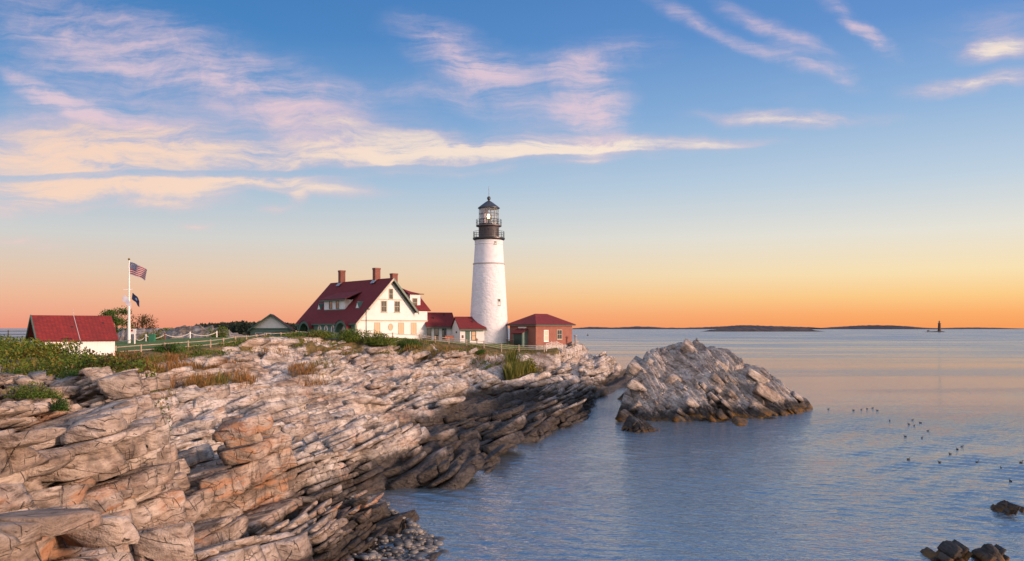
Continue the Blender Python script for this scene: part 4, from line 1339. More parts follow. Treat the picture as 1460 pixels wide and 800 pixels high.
for yc, r in arches:
    g = MB()
    ao, ai = arch_pts(yc, 2.2, ZE - 2.0, 1.95), arch_pts(yc, 1.72, ZE - 2.1, 1.62)
    for q in range(12):
        (y0, z0), (y1, z1), (y2, z2), (y3, z3) = ao[q], ao[q + 1], ai[q + 1], ai[q]
        g.poly([(-1.15, y0, z0), (-1.15, y1, z1), (-1.15, y2, z2), (-1.15, y3, z3), (-0.2, y0, z0), (-0.2, y1, z1), (-0.2, y2, z2), (-0.2, y3, z3)],
               [(0, 1, 2, 3), (0, 4, 5, 1), (2, 6, 7, 3)])
    ho = g.build('arch_hood', GREEN, house)
    g = MB()
    pr = arch_pts(yc, 2.25, ZE - 1.97, 1.99)
    for (ya, za), (yb, zb) in zip(pr[1:-2], pr[2:-1]):
        g.poly([(-1.2, ya, za), (-1.2, yb, zb), (2.4, yb, zb), (2.4, ya, za)], [(0, 1, 2, 3)])
    g.build('hood_roof', REDROOF, ho)
    panel(house, 'porch_door', (2.58, 0, 0), PU, PN, yc - 1.1, yc - 0.1, 0.1, ZB - 0.6, 0.0, 0.05, WTRIM)
for yc in (7.5, 10.0, 12.4):
    g = MB()
    hw, zl, zs = 0.66, 0.55, 1.45
    outer = [(yc - hw, zl), (yc - hw, zs)] + [(yc - hw + (hw) * (1 - math.cos(a)) , zs + 0.95 * math.sin(a)) for a in (0.5, 1.0, 1.5708)] + [(yc + hw - hw * (1 - math.cos(a)), zs + 0.95 * math.sin(a)) for a in (1.0, 0.5)] + [(yc + hw, zs), (yc + hw, zl)]
    inner = [(yc + (y - yc) * 0.55, zl + 0.18 + (z - zl) * 0.80) for y, z in outer]
    n_ = len(outer)
    g.poly([(-0.31, y, z) for y, z in outer] + [(-0.31, y, z) for y, z in inner] + [(-0.25, y, z) for y, z in outer] + [(-0.27, y, z) for y, z in inner],
           [(i, (i + 1) % n_, n_ + (i + 1) % n_, n_ + i) for i in range(n_)] + [(i, 2 * n_ + i, 2 * n_ + (i + 1) % n_, (i + 1) % n_) for i in range(n_)])
    lw = g.build('pointed_window', WTRIM, house)
    g = MB(); g.poly([(-0.268, y, z) for y, z in inner], [tuple(range(n_))]); g.build('pane', GLASS, lw)
# long shed dormer on the left slope and two small triangular vents
g = MB()
xd, zd0, zd1, ya, yb = 1.75, ZE + 1.75 * SL - 0.02, 15.0 - HZ, 7.1, 14.6
xb = (zd1 - ZE) / SL + 0.2
g.poly([(xd, ya, zd0 - 0.3), (xd, yb, zd0 - 0.3), (xd, yb, zd1), (xd, ya, zd1), (xb, ya, zd1), (xb, yb, zd1)], [(0, 1, 2, 3), (0, 3, 4), (1, 5, 2)])
dm = g.build('dormer', WHITE, house)
for yc in (9.6, 12.1):
    window(dm, (xd, 0, 0), PU, PN, yc, zd0 + 0.92, 0.95, 1.25, GREEN, bars=1, sill=False)
g = MB(); g.slab((xd - 0.5, ya - 1.3, zd1 + 0.03), (xd - 0.5, yb + 1.0, zd1 + 0.03), (xb + 1.2, yb + 0.6, zd1 + 1.35), (xb + 1.2, ya - 0.8, zd1 + 1.35), 0.12)
g.build('dormer_roof', REDROOF, dm)
g = MB(); g.box(xd - 0.52, xd - 0.42, ya - 1.3, yb + 1.0, zd1 - 0.16, zd1 + 0.02); g.box(xd - 0.06, xd - 0.003, ya, yb, zd0 - 0.2, zd0 + 0.12)
g.build('dormer_trim', GREEN, dm)
for yc in (2.9, 16.8):
    xv = 2.1
    zv = ZE + xv * SL
    g = MB(); g.poly([(xv - 0.25, yc - 0.8, zv - 0.35), (xv - 0.25, yc + 0.8, zv - 0.35), (xv - 0.25, yc, zv + 1.0), (xv + 1.3, yc, zv + 1.0)], [(0, 1, 2), (0, 2, 3), (1, 3, 2)])
    ev_ = g.build('eyelid_dormer', GREEN, house)
    g = MB(); g.poly([(xv - 0.27, yc - 0.5, zv - 0.15), (xv - 0.27, yc + 0.5, zv - 0.15), (xv - 0.27, yc, zv + 0.72)], [(0, 1, 2)]); g.build('vent_board', WTRIM, ev_)

# ------------------------------------------------------------------ the two linked service buildings
def gable_row(name, loc, rz, L_, D_, zb, ze, zr, label, roofmat=REDROOF, wallmat=WHITE):
    o_ = tag(empty(name, loc, rz), label, 'building')
    g_ = MB()
    g_.prism([(0, zb), (D_, zb), (D_, ze), (D_ / 2, zr - 0.12), (0, ze)], 0, 0, L_)
    g_.build('wall', wallmat, o_)
    g_ = MB()
    sl = (zr - ze) / (D_ / 2)
    g_.slab((-0.25, -0.45, ze - 0.45 * sl + 0.08), (L_ + 0.35, -0.45, ze - 0.45 * sl + 0.08), (L_ + 0.35, D_ / 2, zr + 0.08), (-0.25, D_ / 2, zr + 0.08), 0.14)
    g_.slab((-0.25, D_ / 2, zr + 0.08), (L_ + 0.35, D_ / 2, zr + 0.08), (L_ + 0.35, D_ + 0.45, ze - 0.45 * sl + 0.08), (-0.25, D_ + 0.45, ze - 0.45 * sl + 0.08), 0.14)
    rf = g_.build('roof', roofmat, o_)
    g_ = MB(); g_.box(-0.22, L_ + 0.32, -0.53, -0.453, ze - 0.45 * sl - 0.20, ze - 0.45 * sl + 0.03); g_.build('gutter', GREEN, o_)
    return o_, rf, sl


p1 = at(609, 487, 150.5)
o1, rf1, sl1 = gable_row('covered_passage', (p1.x, p1.y, 7.2), R(20), 4.95, 5.0, 0, 10.55 - 7.2, 12.75 - 7.2, 'low white passage with dark red roof joined to the right end of the big house')
for xw in (0.35, 1.7, 3.1):
    window(o1, (0, 0, 0), (1, 0, 0), (0, -1, 0), xw, 1.75, 0.62, 1.9, GREEN, GLASS, sill=False)
panel(o1, 'corner_board', (0, 0, 0), (1, 0, 0), (0, -1, 0), 4.75, 4.95, 0, 2.9, 0.0, 0.04, WTRIM)
for xv, yv_ in ((1.5, 1.2), (3.6, 1.9)):
    g = MB(); g.lathe([(0.11, 0), (0.11, 0.35), (0.14, 0.36), (0.14, 0.42)], 10, (xv, yv_)); v_ = g.build('vent_pipe', BLACKM, rf1); v_.location.z = 10.55 - 7.2 + sl1 * yv_
p2 = at(656, 490, 147)
o2, rf2, sl2 = gable_row('oil_house', (p2.x, p2.y, 6.95), R(20), 4.35, 5.2, 0, 10.1 - 6.95, 11.95 - 6.95, 'smaller white building with dark red roof and green door beside the lighthouse tower')
panel(o2, 'door', (0, 0, 0), (1, 0, 0), (0, -1, 0), 0.95, 1.75, 0.1, 2.55, 0.0, 0.05, GREEN)
panel(o2, 'notice_board', (0, 0, 0), (1, 0, 0), (0, -1, 0), 0.30, 0.62, 1.35, 1.85, 0.0, 0.04, flat('brown_plaque', (0.12, 0.05, 0.03)))
window(o2, (0, 0, 0), (1, 0, 0), (0, -1, 0), 2.45, 1.75, 0.66, 1.45, GREEN, TANPANE, sill=False)
panel(o2, 'wall_light', (0, 0, 0), (0, 1, 0), (-1, 0, 0), 1.9, 2.1, 2.2, 2.5, 0.0, 0.18, BLACKM)
g = MB(); g.lathe([(0.10, 0), (0.10, 0.4), (0.13, 0.41), (0.13, 0.47)], 10, (2.6, 1.2)); v_ = g.build('vent_pipe', BLACKM, rf2); v_.location.z = 10.1 - 6.95 + sl2 * 1.2

# ------------------------------------------------------------------ the lighthouse
LX, LY, LZ = at(697, 491, 152).x, 152.0, 6.9
S1 = 152.0 / F
zz = lambda py: CAMZ - (py - HY) * S1 - LZ
rp = lambda px: px * S1
lh = tag(empty('lighthouse', (LX, LY, LZ)), 'tall white tapering lighthouse tower with black iron galleries and glazed lantern', 'lighthouse')
m, t, b = new_mat('whitewashed_rubble')
oc = t.node('ShaderNodeTexCoord').outputs['Object']
vo = t.node('ShaderNodeTexVoronoi', feature='F1')
t.put(vo.inputs['Vector'], t.vmath('MULTIPLY', oc, (1.6, 1.6, 3.0)))
vo.inputs['Scale'].default_value = 1.0
n = t.noise(oc, 1.2, 6, 0.7)
lowr = t.mapr(t.sep(oc)[2], 14.6, 14.2)
hg = t.math('ADD', t.math('MULTIPLY', vo.outputs['Distance'], -0.6), t.math('MULTIPLY', t.noise(oc, 4, 5, 0.6), 0.9))
bp = t.node('ShaderNodeBump'); bp.inputs['Distance'].default_value = 0.10
t.put(bp.inputs['Strength'], t.math('MULTIPLY', lowr, 0.75)); t.put(bp.inputs['Height'], hg); t.put(b.inputs['Normal'], bp.outputs[0])
t.put(b.inputs['Base Color'], t.mix(t.mapr(n, 0.30, 0.62), (0.66, 0.64, 0.66), (0.76, 0.75, 0.76)))
b.inputs['Roughness'].default_value = 0.75
TOWER = m
prof = [(rp(28.0), 0), (rp(27.2), zz(470)), (rp(25.8), zz(440)), (rp(23.8), zz(405)), (rp(22.2), zz(378)), (rp(21.9), zz(376.8))]
prof += [(rp(21.4), zz(374.5)), (rp(20.6), zz(360)), (rp(19.9), zz(349.4)), (rp(20.3), zz(349)), (rp(20.3), zz(348)), (rp(19.9), zz(347.6)), (rp(20.4), zz(343))]
MB().lathe(prof, 64).build('tower', TOWER, lh, True)
MB().lathe([(rp(21.6), zz(377.6)), (rp(22.9), zz(377.2)), (rp(22.9), zz(376.0)), (rp(21.4), zz(375.2))], 64).build('string_course', flat('grey_band', (0.42, 0.39, 0.37), 0.7), lh, True)
# lower gallery
g = MB()
g.lathe([(rp(20.4), zz(343.2)), (rp(22.6), zz(341.6)), (rp(22.9), zz(341.2)), (rp(22.9), zz(339.4)), (rp(16), zz(339.2))], 48)
g.build('gallery_deck', BLACKM, lh)


def railing(name, r, zb_, zt_, n_, parent, rails=(0.5, 1.0), th=0.028):
    g_ = MB()
    for k in range(n_):
        a = 6.2832 * k / n_
        g_.tube([(r * math.cos(a), r * math.sin(a), zb_), (r * math.cos(a), r * math.sin(a), zt_)], th * 1.2, 5)
    for f_ in rails:
        zc = zb_ + (zt_ - zb_) * f_
        g_.tube([(r * math.cos(6.2832 * k / 48), r * math.sin(6.2832 * k / 48), zc) for k in range(49)], th, 5, False)
    return g_.build(name, BLACKM, parent)


railing('gallery_railing', rp(21.9), zz(339.4), zz(330.6), 20, lh, (0.35, 0.7, 1.0))
BRZ = flat('painted_iron_drum', (0.085, 0.072, 0.075), 0.5, 0.2, 1.5)
g = MB(); g.lathe([(rp(14.6), zz(340)), (rp(14.6), zz(324.5)), (rp(14.9), zz(324)), (rp(17.2), zz(323.4)), (rp(18.2), zz(323)), (rp(18.2), zz(321.4)), (rp(10), zz(321.2))], 48)
dr = g.build('watch_room', BRZ, lh, True)
g = MB()
for a in (-1.15, -1.57, -1.95, -2.6, -0.6):
    g = MB()
    c = Vector((math.cos(a), math.sin(a), 0))
    g.tube([c * rp(14.4) + Vector((0, 0, zz(328))), c * rp(15.0) + Vector((0, 0, zz(328)))], 0.16, 10)
    g.build('porthole', BLACKM, dr)
railing('lantern_railing', rp(18.0), zz(321.4), zz(313.6), 16, lh, (0.5, 1.0))
# lantern: glazing bars, panes, the lamp and the roof
g = MB()
rl = rp(14.0)
zl0, zl1 = zz(321.3), zz(297.4)
g.lathe([(rl + 0.05, zl0), (rl + 0.05, zl0 + 0.25), (rl - 0.1, zl0 + 0.26)], 16)
for k in range(16):
    a = 6.2832 * (k + 0.5) / 16
    g.tube([(rl * math.cos(a), rl * math.sin(a), zl0), (rl * math.cos(a), rl * math.sin(a), zl1)], 0.045, 6)
for f_ in (0.34, 0.67, 1.0):
    zc = zl0 + (zl1 - zl0) * f_
    g.tube([(rl * math.cos(6.2832 * (k + 0.5) / 16), rl * math.sin(6.2832 * (k + 0.5) / 16), zc) for k in range(17)], 0.045 if f_ < 1 else 0.09, 6, False)
la = g.build('lantern_frame', BLACKM, lh)
LGL, t, b = new_mat('lantern_glass')
b.inputs['Base Color'].default_value = (0.9, 0.88, 0.9, 1); b.inputs['Roughness'].default_value = 0.03
tr_ = t.node('ShaderNodeBsdfTransparent'); tr_.inputs[0].default_value = (0.93, 0.92, 0.93, 1)
gl_ = t.node('ShaderNodeBsdfGlossy'); gl_.inputs['Roughness'].default_value = 0.04
mx = t.node('ShaderNodeMixShader'); mx.inputs[0].default_value = 0.16
t.l.new(tr_.outputs[0], mx.inputs[1]); t.l.new(gl_.outputs[0], mx.inputs[2])
t.l.new(mx.outputs[0], t.n['Material Output'].inputs['Surface'])
g = MB()
pts = [(rl * math.cos(6.2832 * (k + 0.5) / 16), rl * math.sin(6.2832 * (k + 0.5) / 16)) for k in range(16)]
for k in range(16):
    (xa, ya_), (xb_, yb_) = pts[k], pts[(k + 1) % 16]
    g.poly([(xa, ya_, zl0 + 0.2), (xb_, yb_, zl0 + 0.2), (xb_, yb_, zl1), (xa, ya_, zl1)], [(0, 1, 2, 3)])
g.build('pane', LGL, la)
# white inner blinds on the seaward-left half, the lens and its lamp
g = MB()
for k in range(9):
    a0, a1 = R(95) + R(145) * k / 9, R(95) + R(145) * (k + 1) / 9
    g.poly([(rl * 0.86 * math.cos(a0), rl * 0.86 * math.sin(a0), zl0 + 0.2), (rl * 0.86 * math.cos(a1), rl * 0.86 * math.sin(a1), zl0 + 0.2),
            (rl * 0.86 * math.cos(a1), rl * 0.86 * math.sin(a1), zl1 - 0.1), (rl * 0.86 * math.cos(a0), rl * 0.86 * math.sin(a0), zl1 - 0.1)], [(0, 1, 2, 3)])
g.build('inner_blind', flat('pale_blind', (0.55, 0.50, 0.56), 0.6), lh)
g = MB(); zc = zz(309.5)
g.lathe([(0.16, zl0), (0.16, zc - 0.55), (0.5, zc - 0.5), (0.5, zc + 0.4), (0.2, zc + 0.5)], 16)
g.build('lens_stand', BLACKM, lh)
LAMP, t, b = new_mat('lit_lamp')
b.inputs['Emission Color'].default_value = (1.0, 0.72, 0.30, 1); b.inputs['Emission Strength'].default_value = 14
g = MB(); g.lathe([(0.02, zc - 0.42), (0.20, zc - 0.25), (0.24, zc), (0.20, zc + 0.25), (0.02, zc + 0.42)], 14); lm_ = g.build('lamp', LAMP, lh, True)
lm_.location = (-0.05, -0.62, 0)
ROOFM = flat('dark_blue_grey_roof', (0.035, 0.040, 0.052), 0.45, 0.2, 3)
g = MB(); g.lathe([(rp(14.2), zz(297.6)), (rp(15.6), zz(297.4)), (rp(15.6), zz(296.4)), (rp(9.5), zz(291.8)), (rp(4.4), zz(288)), (rp(1.6), zz(286.4)), (rp(1.4), zz(285.2)), (rp(2.4), zz(284.2)), (rp(2.7), zz(282.4)), (rp(2.0), zz(280.8)), (rp(0.8), zz(280))], 32)
g.build('lantern_roof', ROOFM, lh, True)
MB().tube([(0, 0, zz(280.4)), (0, 0, zz(266))], 0.035, 6).build('lightning_rod', BLACKM, lh)
# small windows in the tower, set into its slope
def tower_window(px, py, w, h):
    r_ = None
    z_ = zz(py)
    for (r0, z0), (r1, z1) in zip(prof[:-1], prof[1:]):
        if z0 <= z_ <= z1: r_ = r0 + (r1 - r0) * (z_ - z0) / (z1 - z0)
    a = math.asin((px - 697) * S1 / r_)
    n_ = Vector((math.sin(a), -math.cos(a), 0))
    u_ = Vector((math.cos(a), math.sin(a), 0))
    window(lh, n_ * (r_ - 0.03), u_, n_, 0, z_, w, h, STONE, GLASS, 0.09, 1, sill=True)
tower_window(712, 431.5, 0.38, 1.0)
tower_window(706.5, 347.8, 0.30, 0.34)

# ------------------------------------------------------------------ the brick whistle house
pb = at(764, 492, 146)
BZ = 6.75
wb = tag(empty('whistle_house', (pb.x, pb.y, BZ), R(45)), 'square red brick building with dark red hipped roof at the tip of the headland', 'building')
BW, BD, BH = 9.4, 6.3, 10.65 - BZ
g = MB(); g.box(0, BW, 0, BD, 0.35, BH); g.build('wall', BRICK, wb)
g = MB(); g.box(-0.08, BW + 0.08, -0.08, BD + 0.08, -0.6, 0.35); g.build('footing', STONE, wb)
g = MB()
o_ = 0.5; ze_ = BH + 0.02; zt_ = 12.55 - BZ
e0, e1, e2, e3 = (-o_, -o_, ze_), (BW + o_, -o_, ze_), (BW + o_, BD + o_, ze_), (-o_, BD + o_, ze_)
r0_, r1_ = (BD / 2, BD / 2, zt_), (BW - BD / 2, BD / 2, zt_)
g.slab(e0, e1, r1_, r0_, 0.12); g.slab(e2, e3, r0_, r1_, 0.12); g.tslab(e1, e2, r1_, 0.12); g.tslab(e3, e0, r0_, 0.12)
g.build('roof', REDROOF, wb)
g = MB(); g.box(-o_ + 0.05, BW + o_ - 0.05, -o_ + 0.05, BD + o_ - 0.05, BH - 0.22, BH - 0.06); g.build('eave_board', GREEN, wb)
# right-hand (front) face, local y = 0
w1_ = window(wb, (0, 0, 0), (1, 0, 0), (0, -1, 0), 2.55, 1.95, 0.95, 1.75, WTRIM, flat('boarded_pane', (0.62, 0.50, 0.38), 0.6), 0.12)
w2_ = window(wb, (0, 0, 0), (1, 0, 0), (0, -1, 0), 6.0, 2.15, 1.15, 1.5, BUFF, GLASS, 0.10, 2)
# left face, local x = 0: a green vestibule with its own lean-to roof
VU, VN = (0, -1, 0), (-1, 0, 0)
g = MB(); g.poly([(-1.25, 1.95, 0.0), (-1.25, 4.3, 0.0), (-0.003, 4.3, 0.0), (-0.003, 1.95, 0.0), (-1.25, 1.95, 2.45), (-1.25, 4.3, 2.45), (-0.003, 4.3, 3.05), (-0.003, 1.95, 3.05)],
                 [(0, 3, 2, 1), (4, 5, 6, 7), (0, 1, 5, 4), (1, 2, 6, 5), (2, 3, 7, 6), (3, 0, 4, 7)])
ve = g.build('vestibule', LGREEN, wb)
g = MB(); g.slab((-1.6, 1.75, 2.42), (-0.004, 1.75, 3.2), (-0.004, 4.5, 3.2), (-1.6, 4.5, 2.42), 0.1); g.build('vestibule_roof', REDROOF, ve)
panel(ve, 'door', (-1.25, 0, 0), (0, 1, 0), VN, 2.25, 4.1, 0.15, 2.3, 0.0, 0.05, flat('dark_green_door', (0.018, 0.04, 0.033), 0.5))
panel(ve, 'name_board', (0, 0, 0), (0, 1, 0), VN, 2.2, 4.2, 3.25, 3.5, 0.0, 0.05, WTRIM)

# ------------------------------------------------------------------ the red-roofed shed by the lawn and the green garage
ps = at(64, 503, 84)
sh = tag(empty('shed', (ps.x, ps.y, 6.7), R(38)), 'small white shed with a bright red shingle roof behind the shrubs at the left', 'shed')
SLn, SD, SE, SRz = 6.4, 5.6, 9.0 - 6.7, 11.25 - 6.7
g = MB(); g.prism([(0, -0.5), (SD, -0.5), (SD, SE), (SD / 2, SRz - 0.1), (0, SE)], 0, 0, SLn); g.build('wall', WHITEV, sh)
g = MB()
s_ = (SRz - SE) / (SD / 2)
g.slab((-0.75, -0.35, SE - 0.35 * s_ + 0.06), (SLn + 0.3, -0.35, SE - 0.35 * s_ + 0.06), (SLn + 0.3, SD / 2, SRz + 0.06), (-0.75, SD / 2, SRz + 0.06), 0.10)
g.slab((-0.75, SD / 2, SRz + 0.06), (SLn + 0.3, SD / 2, SRz + 0.06), (SLn + 0.3, SD + 0.35, SE - 0.35 * s_ + 0.06), (-0.75, SD + 0.35, SE - 0.35 * s_ + 0.06), 0.10)
sr = g.build('roof', REDROOF2, sh)
g = MB()
rk = lambda y0, z0, y1, z1: g.poly([(-0.86, y0, z0), (-0.86, y1, z1), (-0.752, y1, z1), (-0.752, y0, z0), (-0.86, y0, z0 - 0.25), (-0.86, y1, z1 - 0.25), (-0.752, y1, z1 - 0.25), (-0.752, y0, z0 - 0.25)],
                                   [(0, 1, 2, 3), (4, 7, 6, 5), (0, 4, 5, 1), (1, 5, 6, 2), (2, 6, 7, 3), (3, 7, 4, 0)])
rk(-0.35, SE - 0.35 * s_ + 0.1, SD / 2, SRz + 0.1); rk(SD / 2, SRz + 0.1, SD + 0.35, SE - 0.35 * s_ + 0.1)
g.build('barge_board', GREEN, sh)
g = MB()
g.slab((3.07, -0.38, SE - 0.38 * s_ + 0.09), (3.11, -0.38, SE - 0.38 * s_ + 0.09), (3.11, SD / 2, SRz + 0.09), (3.07, SD / 2, SRz + 0.09), 0.03)
g.tube([(3.09, SD / 2, SRz), (3.09, SD / 2, SRz + 0.75)], 0.015, 5)
g.tube([(3.09, -0.03, -0.5), (3.09, -0.03, SE - 0.2)], 0.02, 5)
g.build('lightning_cable', flat('galvanised_cable', (0.5, 0.5, 0.5), 0.4), sr)
PATCH = flat('dark_roof_patch', (0.03, 0.012, 0.012), 0.9)
for x_, y_, w_, h_ in ((2.55, 1.25, 0.26, 0.16), (5.55, 1.75, 0.22, 0.16), (1.35, -0.22, 1.05, 0.14)):
    g = MB(); z_ = SE + y_ * s_ + 0.075
    g.slab((x_, y_, z_), (x_ + w_, y_, z_), (x_ + w_, y_ + h_, z_ + h_ * s_), (x_, y_ + h_, z_ + h_ * s_), 0.008)
    g.build('missing_shingle', PATCH, sr)

pg_ = at(357, 490, 160)
ga = tag(empty('garage', (pg_.x, pg_.y, 7.4), R(12)), 'green garage with a broad white gable standing left of the big house', 'garage')
GW, GE, GR, GD = 7.3, 10.0 - 7.4, 12.7 - 7.4, 9.0
g = MB(); g.box(0, GW, 0, GD, -0.5, GE - 0.1); g.build('wall', LGREEN, ga)
g = MB(); g.prism([(-0.02, GE - 0.1), (GW + 0.02, GE - 0.1), (GW / 2, GR - 0.15)], 1, -0.03, GD); g.build('gable', WHITE, ga)
g = MB()
s_ = (GR - GE) / (GW / 2)
g.slab((-0.5, -0.6, GE - 0.5 * s_), (GW / 2, -0.6, GR), (GW / 2, GD + 0.4, GR), (-0.5, GD + 0.4, GE - 0.5 * s_), 0.12)
g.slab((GW / 2, -0.6, GR), (GW + 0.5, -0.6, GE - 0.5 * s_), (GW + 0.5, GD + 0.4, GE - 0.5 * s_), (GW / 2, GD + 0.4, GR), 0.12)
g.build('roof', REDROOF, ga)
g = MB()
rake(g, -0.5, GE - 0.5 * s_ + 0.02, GW / 2, GR + 0.02, 0.30, -0.72, -0.603)
rake(g, GW / 2, GR + 0.02, GW + 0.5, GE - 0.5 * s_ + 0.02, 0.30, -0.72, -0.603)
g.build('barge_board', GREEN, ga)
g = MB(); g.box(-0.1, GW + 0.1, -0.10, -0.035, GE - 0.2, GE + 0.02); g.build('belt_board', GREEN, ga)
for xw in (1.5, 3.1):
    window(ga, (0, 0, 0), (1, 0, 0), (0, -1, 0), xw, 1.2, 1.1, 0.9, WTRIM, GLASS)
panel(ga, 'garage_door', (0, 0, 0), (1, 0, 0), (0, -1, 0), 4.4, 6.7, -0.4, 2.0, 0.0, 0.05, GREEN)


# ------------------------------------------------------------------ plants
def leaf_mat(name, cols, back=0.35):
    m, t, b = new_mat(name)
    g_ = t.node('ShaderNodeNewGeometry')
    r_ = g_.outputs['Random Per Island']
    big = t.noise(g_.outputs['Position'], 0.5, 3, 0.6)
    n_ = t.math('MULTIPLY_ADD', big, 1.1, t.math('MULTIPLY_ADD', r_, 0.6, -0.35))
    st_ = [(0.15 + 0.7 * i / (len(cols) - 1), c_) for i, c_ in enumerate(cols)]
    col = t.ramp(n_, st_)
    t.put(b.inputs['Base Color'], col)
    b.inputs['Roughness'].default_value = 0.6
    b.inputs['Specular IOR Level'].default_value = 0.25
    tl_ = t.node('ShaderNodeBsdfTranslucent')
    t.put(tl_.inputs['Color'], col)
    mx_ = t.node('ShaderNodeMixShader')
    mx_.inputs[0].default_value = back
    t.l.new(b.outputs[0], mx_.inputs[1]); t.l.new(tl_.outputs[0], mx_.inputs[2])
    t.l.new(mx_.outputs[0], t.n['Material Output'].inputs['Surface'])
    return m


LEAF = leaf_mat('shrub_leaves', [(0.042, 0.085, 0.012), (0.095, 0.165, 0.022), (0.17, 0.21, 0.03), (0.27, 0.20, 0.04)])
LEAFD = leaf_mat('dark_shrub_leaves', [(0.030, 0.072, 0.014), (0.065, 0.135, 0.022), (0.115, 0.185, 0.028)])
LEAFY = leaf_mat('yellow_shrub_leaves', [(0.07, 0.095, 0.012), (0.17, 0.165, 0.018), (0.27, 0.22, 0.02)])
LEAFR = leaf_mat('rusty_shrub_leaves', [(0.04, 0.045, 0.014), (0.11, 0.065, 0.022), (0.17, 0.085, 0.03)])
STRAW = leaf_mat('dry_grass_blades', [(0.15, 0.105, 0.025), (0.34, 0.185, 0.060), (0.42, 0.19, 0.075)], 0.4)
REED = leaf_mat('green_reed_blades', [(0.07, 0.095, 0.015), (0.16, 0.17, 0.03), (0.29, 0.24, 0.07)], 0.4)
BARK = flat('bark', (0.075, 0.055, 0.042), 0.9, 0.3, 5)


def leaves(P, size, rg, up=0.3):
    """small two-sided leaf quads at the points P"""
    n = len(P)
    a = rg.normal(size=(n, 3)); a /= np.linalg.norm(a, axis=1)[:, None]
    b_ = rg.normal(size=(n, 3)); b_[:, 2] += up
    b_ -= a * (a * b_).sum(1)[:, None]; b_ /= np.linalg.norm(b_, axis=1)[:, None]
    s_ = (size * rg.uniform(0.6, 1.3, n))[:, None]
    v = np.stack([P - a * s_ * 0.5, P + b_ * s_ * 0.25, P + a * s_ * 0.6, P - b_ * s_ * 0.25], 1)
    v[:, [1, 3]] += (a * s_ * 0.1)[:, None]
    return v.reshape(-1, 3), np.arange(n * 4).reshape(n, 4)


def crown_points(n, rx, ry, rz, rg, lumps=9):
    """a lumpy crown: leaf points thrown on several overlapping lobes"""
    cs = rg.normal(size=(lumps, 3)); cs /= np.linalg.norm(cs, axis=1)[:, None]
    cs *= rg.uniform(0.25, 0.8, lumps)[:, None]
    cs[:, 2] = np.abs(cs[:, 2]) * 0.9
    rr_ = rg.uniform(0.28, 0.55, lumps)
    k = rg.choice(lumps, n, p=rr_ / rr_.sum())
    d_ = rg.normal(size=(n, 3)); d_ /= np.linalg.norm(d_, axis=1)[:, None]
    d_ *= (rr_[k] * rg.uniform(0.35, 1.08, n) ** 0.5)[:, None]
    P = (cs[k] + d_) * np.array([rx, ry, rz])
    P[:, 2] = np.abs(P[:, 2]) + 0.02
    return P


def bush_mesh(name, rx, ry, rz, n, size, seed, mat):
    rg = np.random.default_rng(seed)
    v, f = leaves(crown_points(n, rx, ry, rz, rg), size, rg)
    me = np_mesh(name, v, f)
    me.materials.append(mat)
    return me


def bush(label, px, py, Y, rx, rz, mat, seed, n=1500, size=0.16, ry=None, cat='bush', z=None, trunk=True, group=None, name='bush'):
    x = (px - CX) / F * Y
    zg = (float(shelf(np.array([x]), np.array([Y]))[0]) + 0.1 if Y < 40 else ground(x, Y)) if z is None else z
    o_ = tag(empty(name, (x, Y, zg - 0.15)), label, cat, group)
    me = bush_mesh('foliage', rx, ry or rx * 0.8, rz, n, size, seed, mat)
    link('foliage', me, o_)
    if trunk:
        rg = random.Random(seed)
        g_ = MB()
        for q in range(6):
            a_ = rg.uniform(0, 6.28); r_ = rg.uniform(0.2, 0.6)
            g_.tube([(0, 0, 0), (math.cos(a_) * rx * r_ * 0.5, math.sin(a_) * rx * r_ * 0.5, rz * 0.4), (math.cos(a_) * rx * r_, math.sin(a_) * rx * r_, rz * 0.8)], [0.035 * rx + 0.01, 0.025 * rx, 0.008], 5)
        g_.build('stem', BARK, o_)
    return o_


bush('dark green bush at the fence between the lawn and the dry grass', 241, 500, 97, 1.75, 1.55, LEAFD, 1, 2200, 0.20)
bush('round dark green bush perched on top of the near left cliff', 106, 562, 35.5, 0.75, 0.8, LEAFD, 2, 2200, 0.07)
bush('green bush with red tinged leaves on the edge of the near cliff', 48, 590, 29.5, 0.95, 0.62, LEAF, 3, 2600, 0.07)
bush('small dense green bush tucked below the red tinged one on the near cliff', 86, 600, 29, 0.45, 0.48, LEAFD, 4, 1600, 0.06)
bush('bright yellow-green round bush on the lawn just right of the flagpole', 217, 494, 116, 1.75, 1.75, LEAFY, 5, 1800, 0.19)
bush('low green bush leaning against the right end of the grey ledge', 312, 491, 124, 1.9, 2.0, LEAF, 6, 1800, 0.2)
bush('tall grass-green bush clump growing in the cleft below the brick building', 756, 522, 138, 2.3, 3.1, LEAFY, 7, 2600, 0.24)
bush('dark bush behind the shed at the far left of the lawn', 28, 494, 98, 2.0, 1.2, LEAFD, 8, 1500, 0.2)
bush('big leafy green bush in front of the left porch of the big house', 500, 484, 133.5, 3.8, 2.5, LEAF, 9, 3600, 0.24)
bush('wide green bush below the front gable of the big house', 545, 488, 134, 3.9, 2.3, LEAF, 10, 3600, 0.24)
bush('low green bush spreading under the fence at the right end of the big house', 585, 491, 136, 2.6, 1.5, LEAFD, 11, 2200, 0.24)
bush('round shrub under the fence just left of the big house porch', 418, 487, 128, 2.1, 1.7, LEAFD, 12, 2200, 0.22)
bush('long low shrub along the fence in front of the pointed porch windows', 455, 486, 131, 3.0, 1.5, LEAF, 13, 2600, 0.22)
bush('small dark bush on the bank below the white building with the green door', 682, 503, 141, 1.5, 0.8, LEAFD, 14, 1200, 0.2)
bush('brownish dry bush on the rocks under the garage', 385, 497, 118, 1.8, 1.1, LEAFR, 15, 1600, 0.2)
bush('green shrub hanging over the rocks below the front of the big house', 548, 512, 128, 1.5, 1.3, LEAFY, 16, 1500, 0.2)


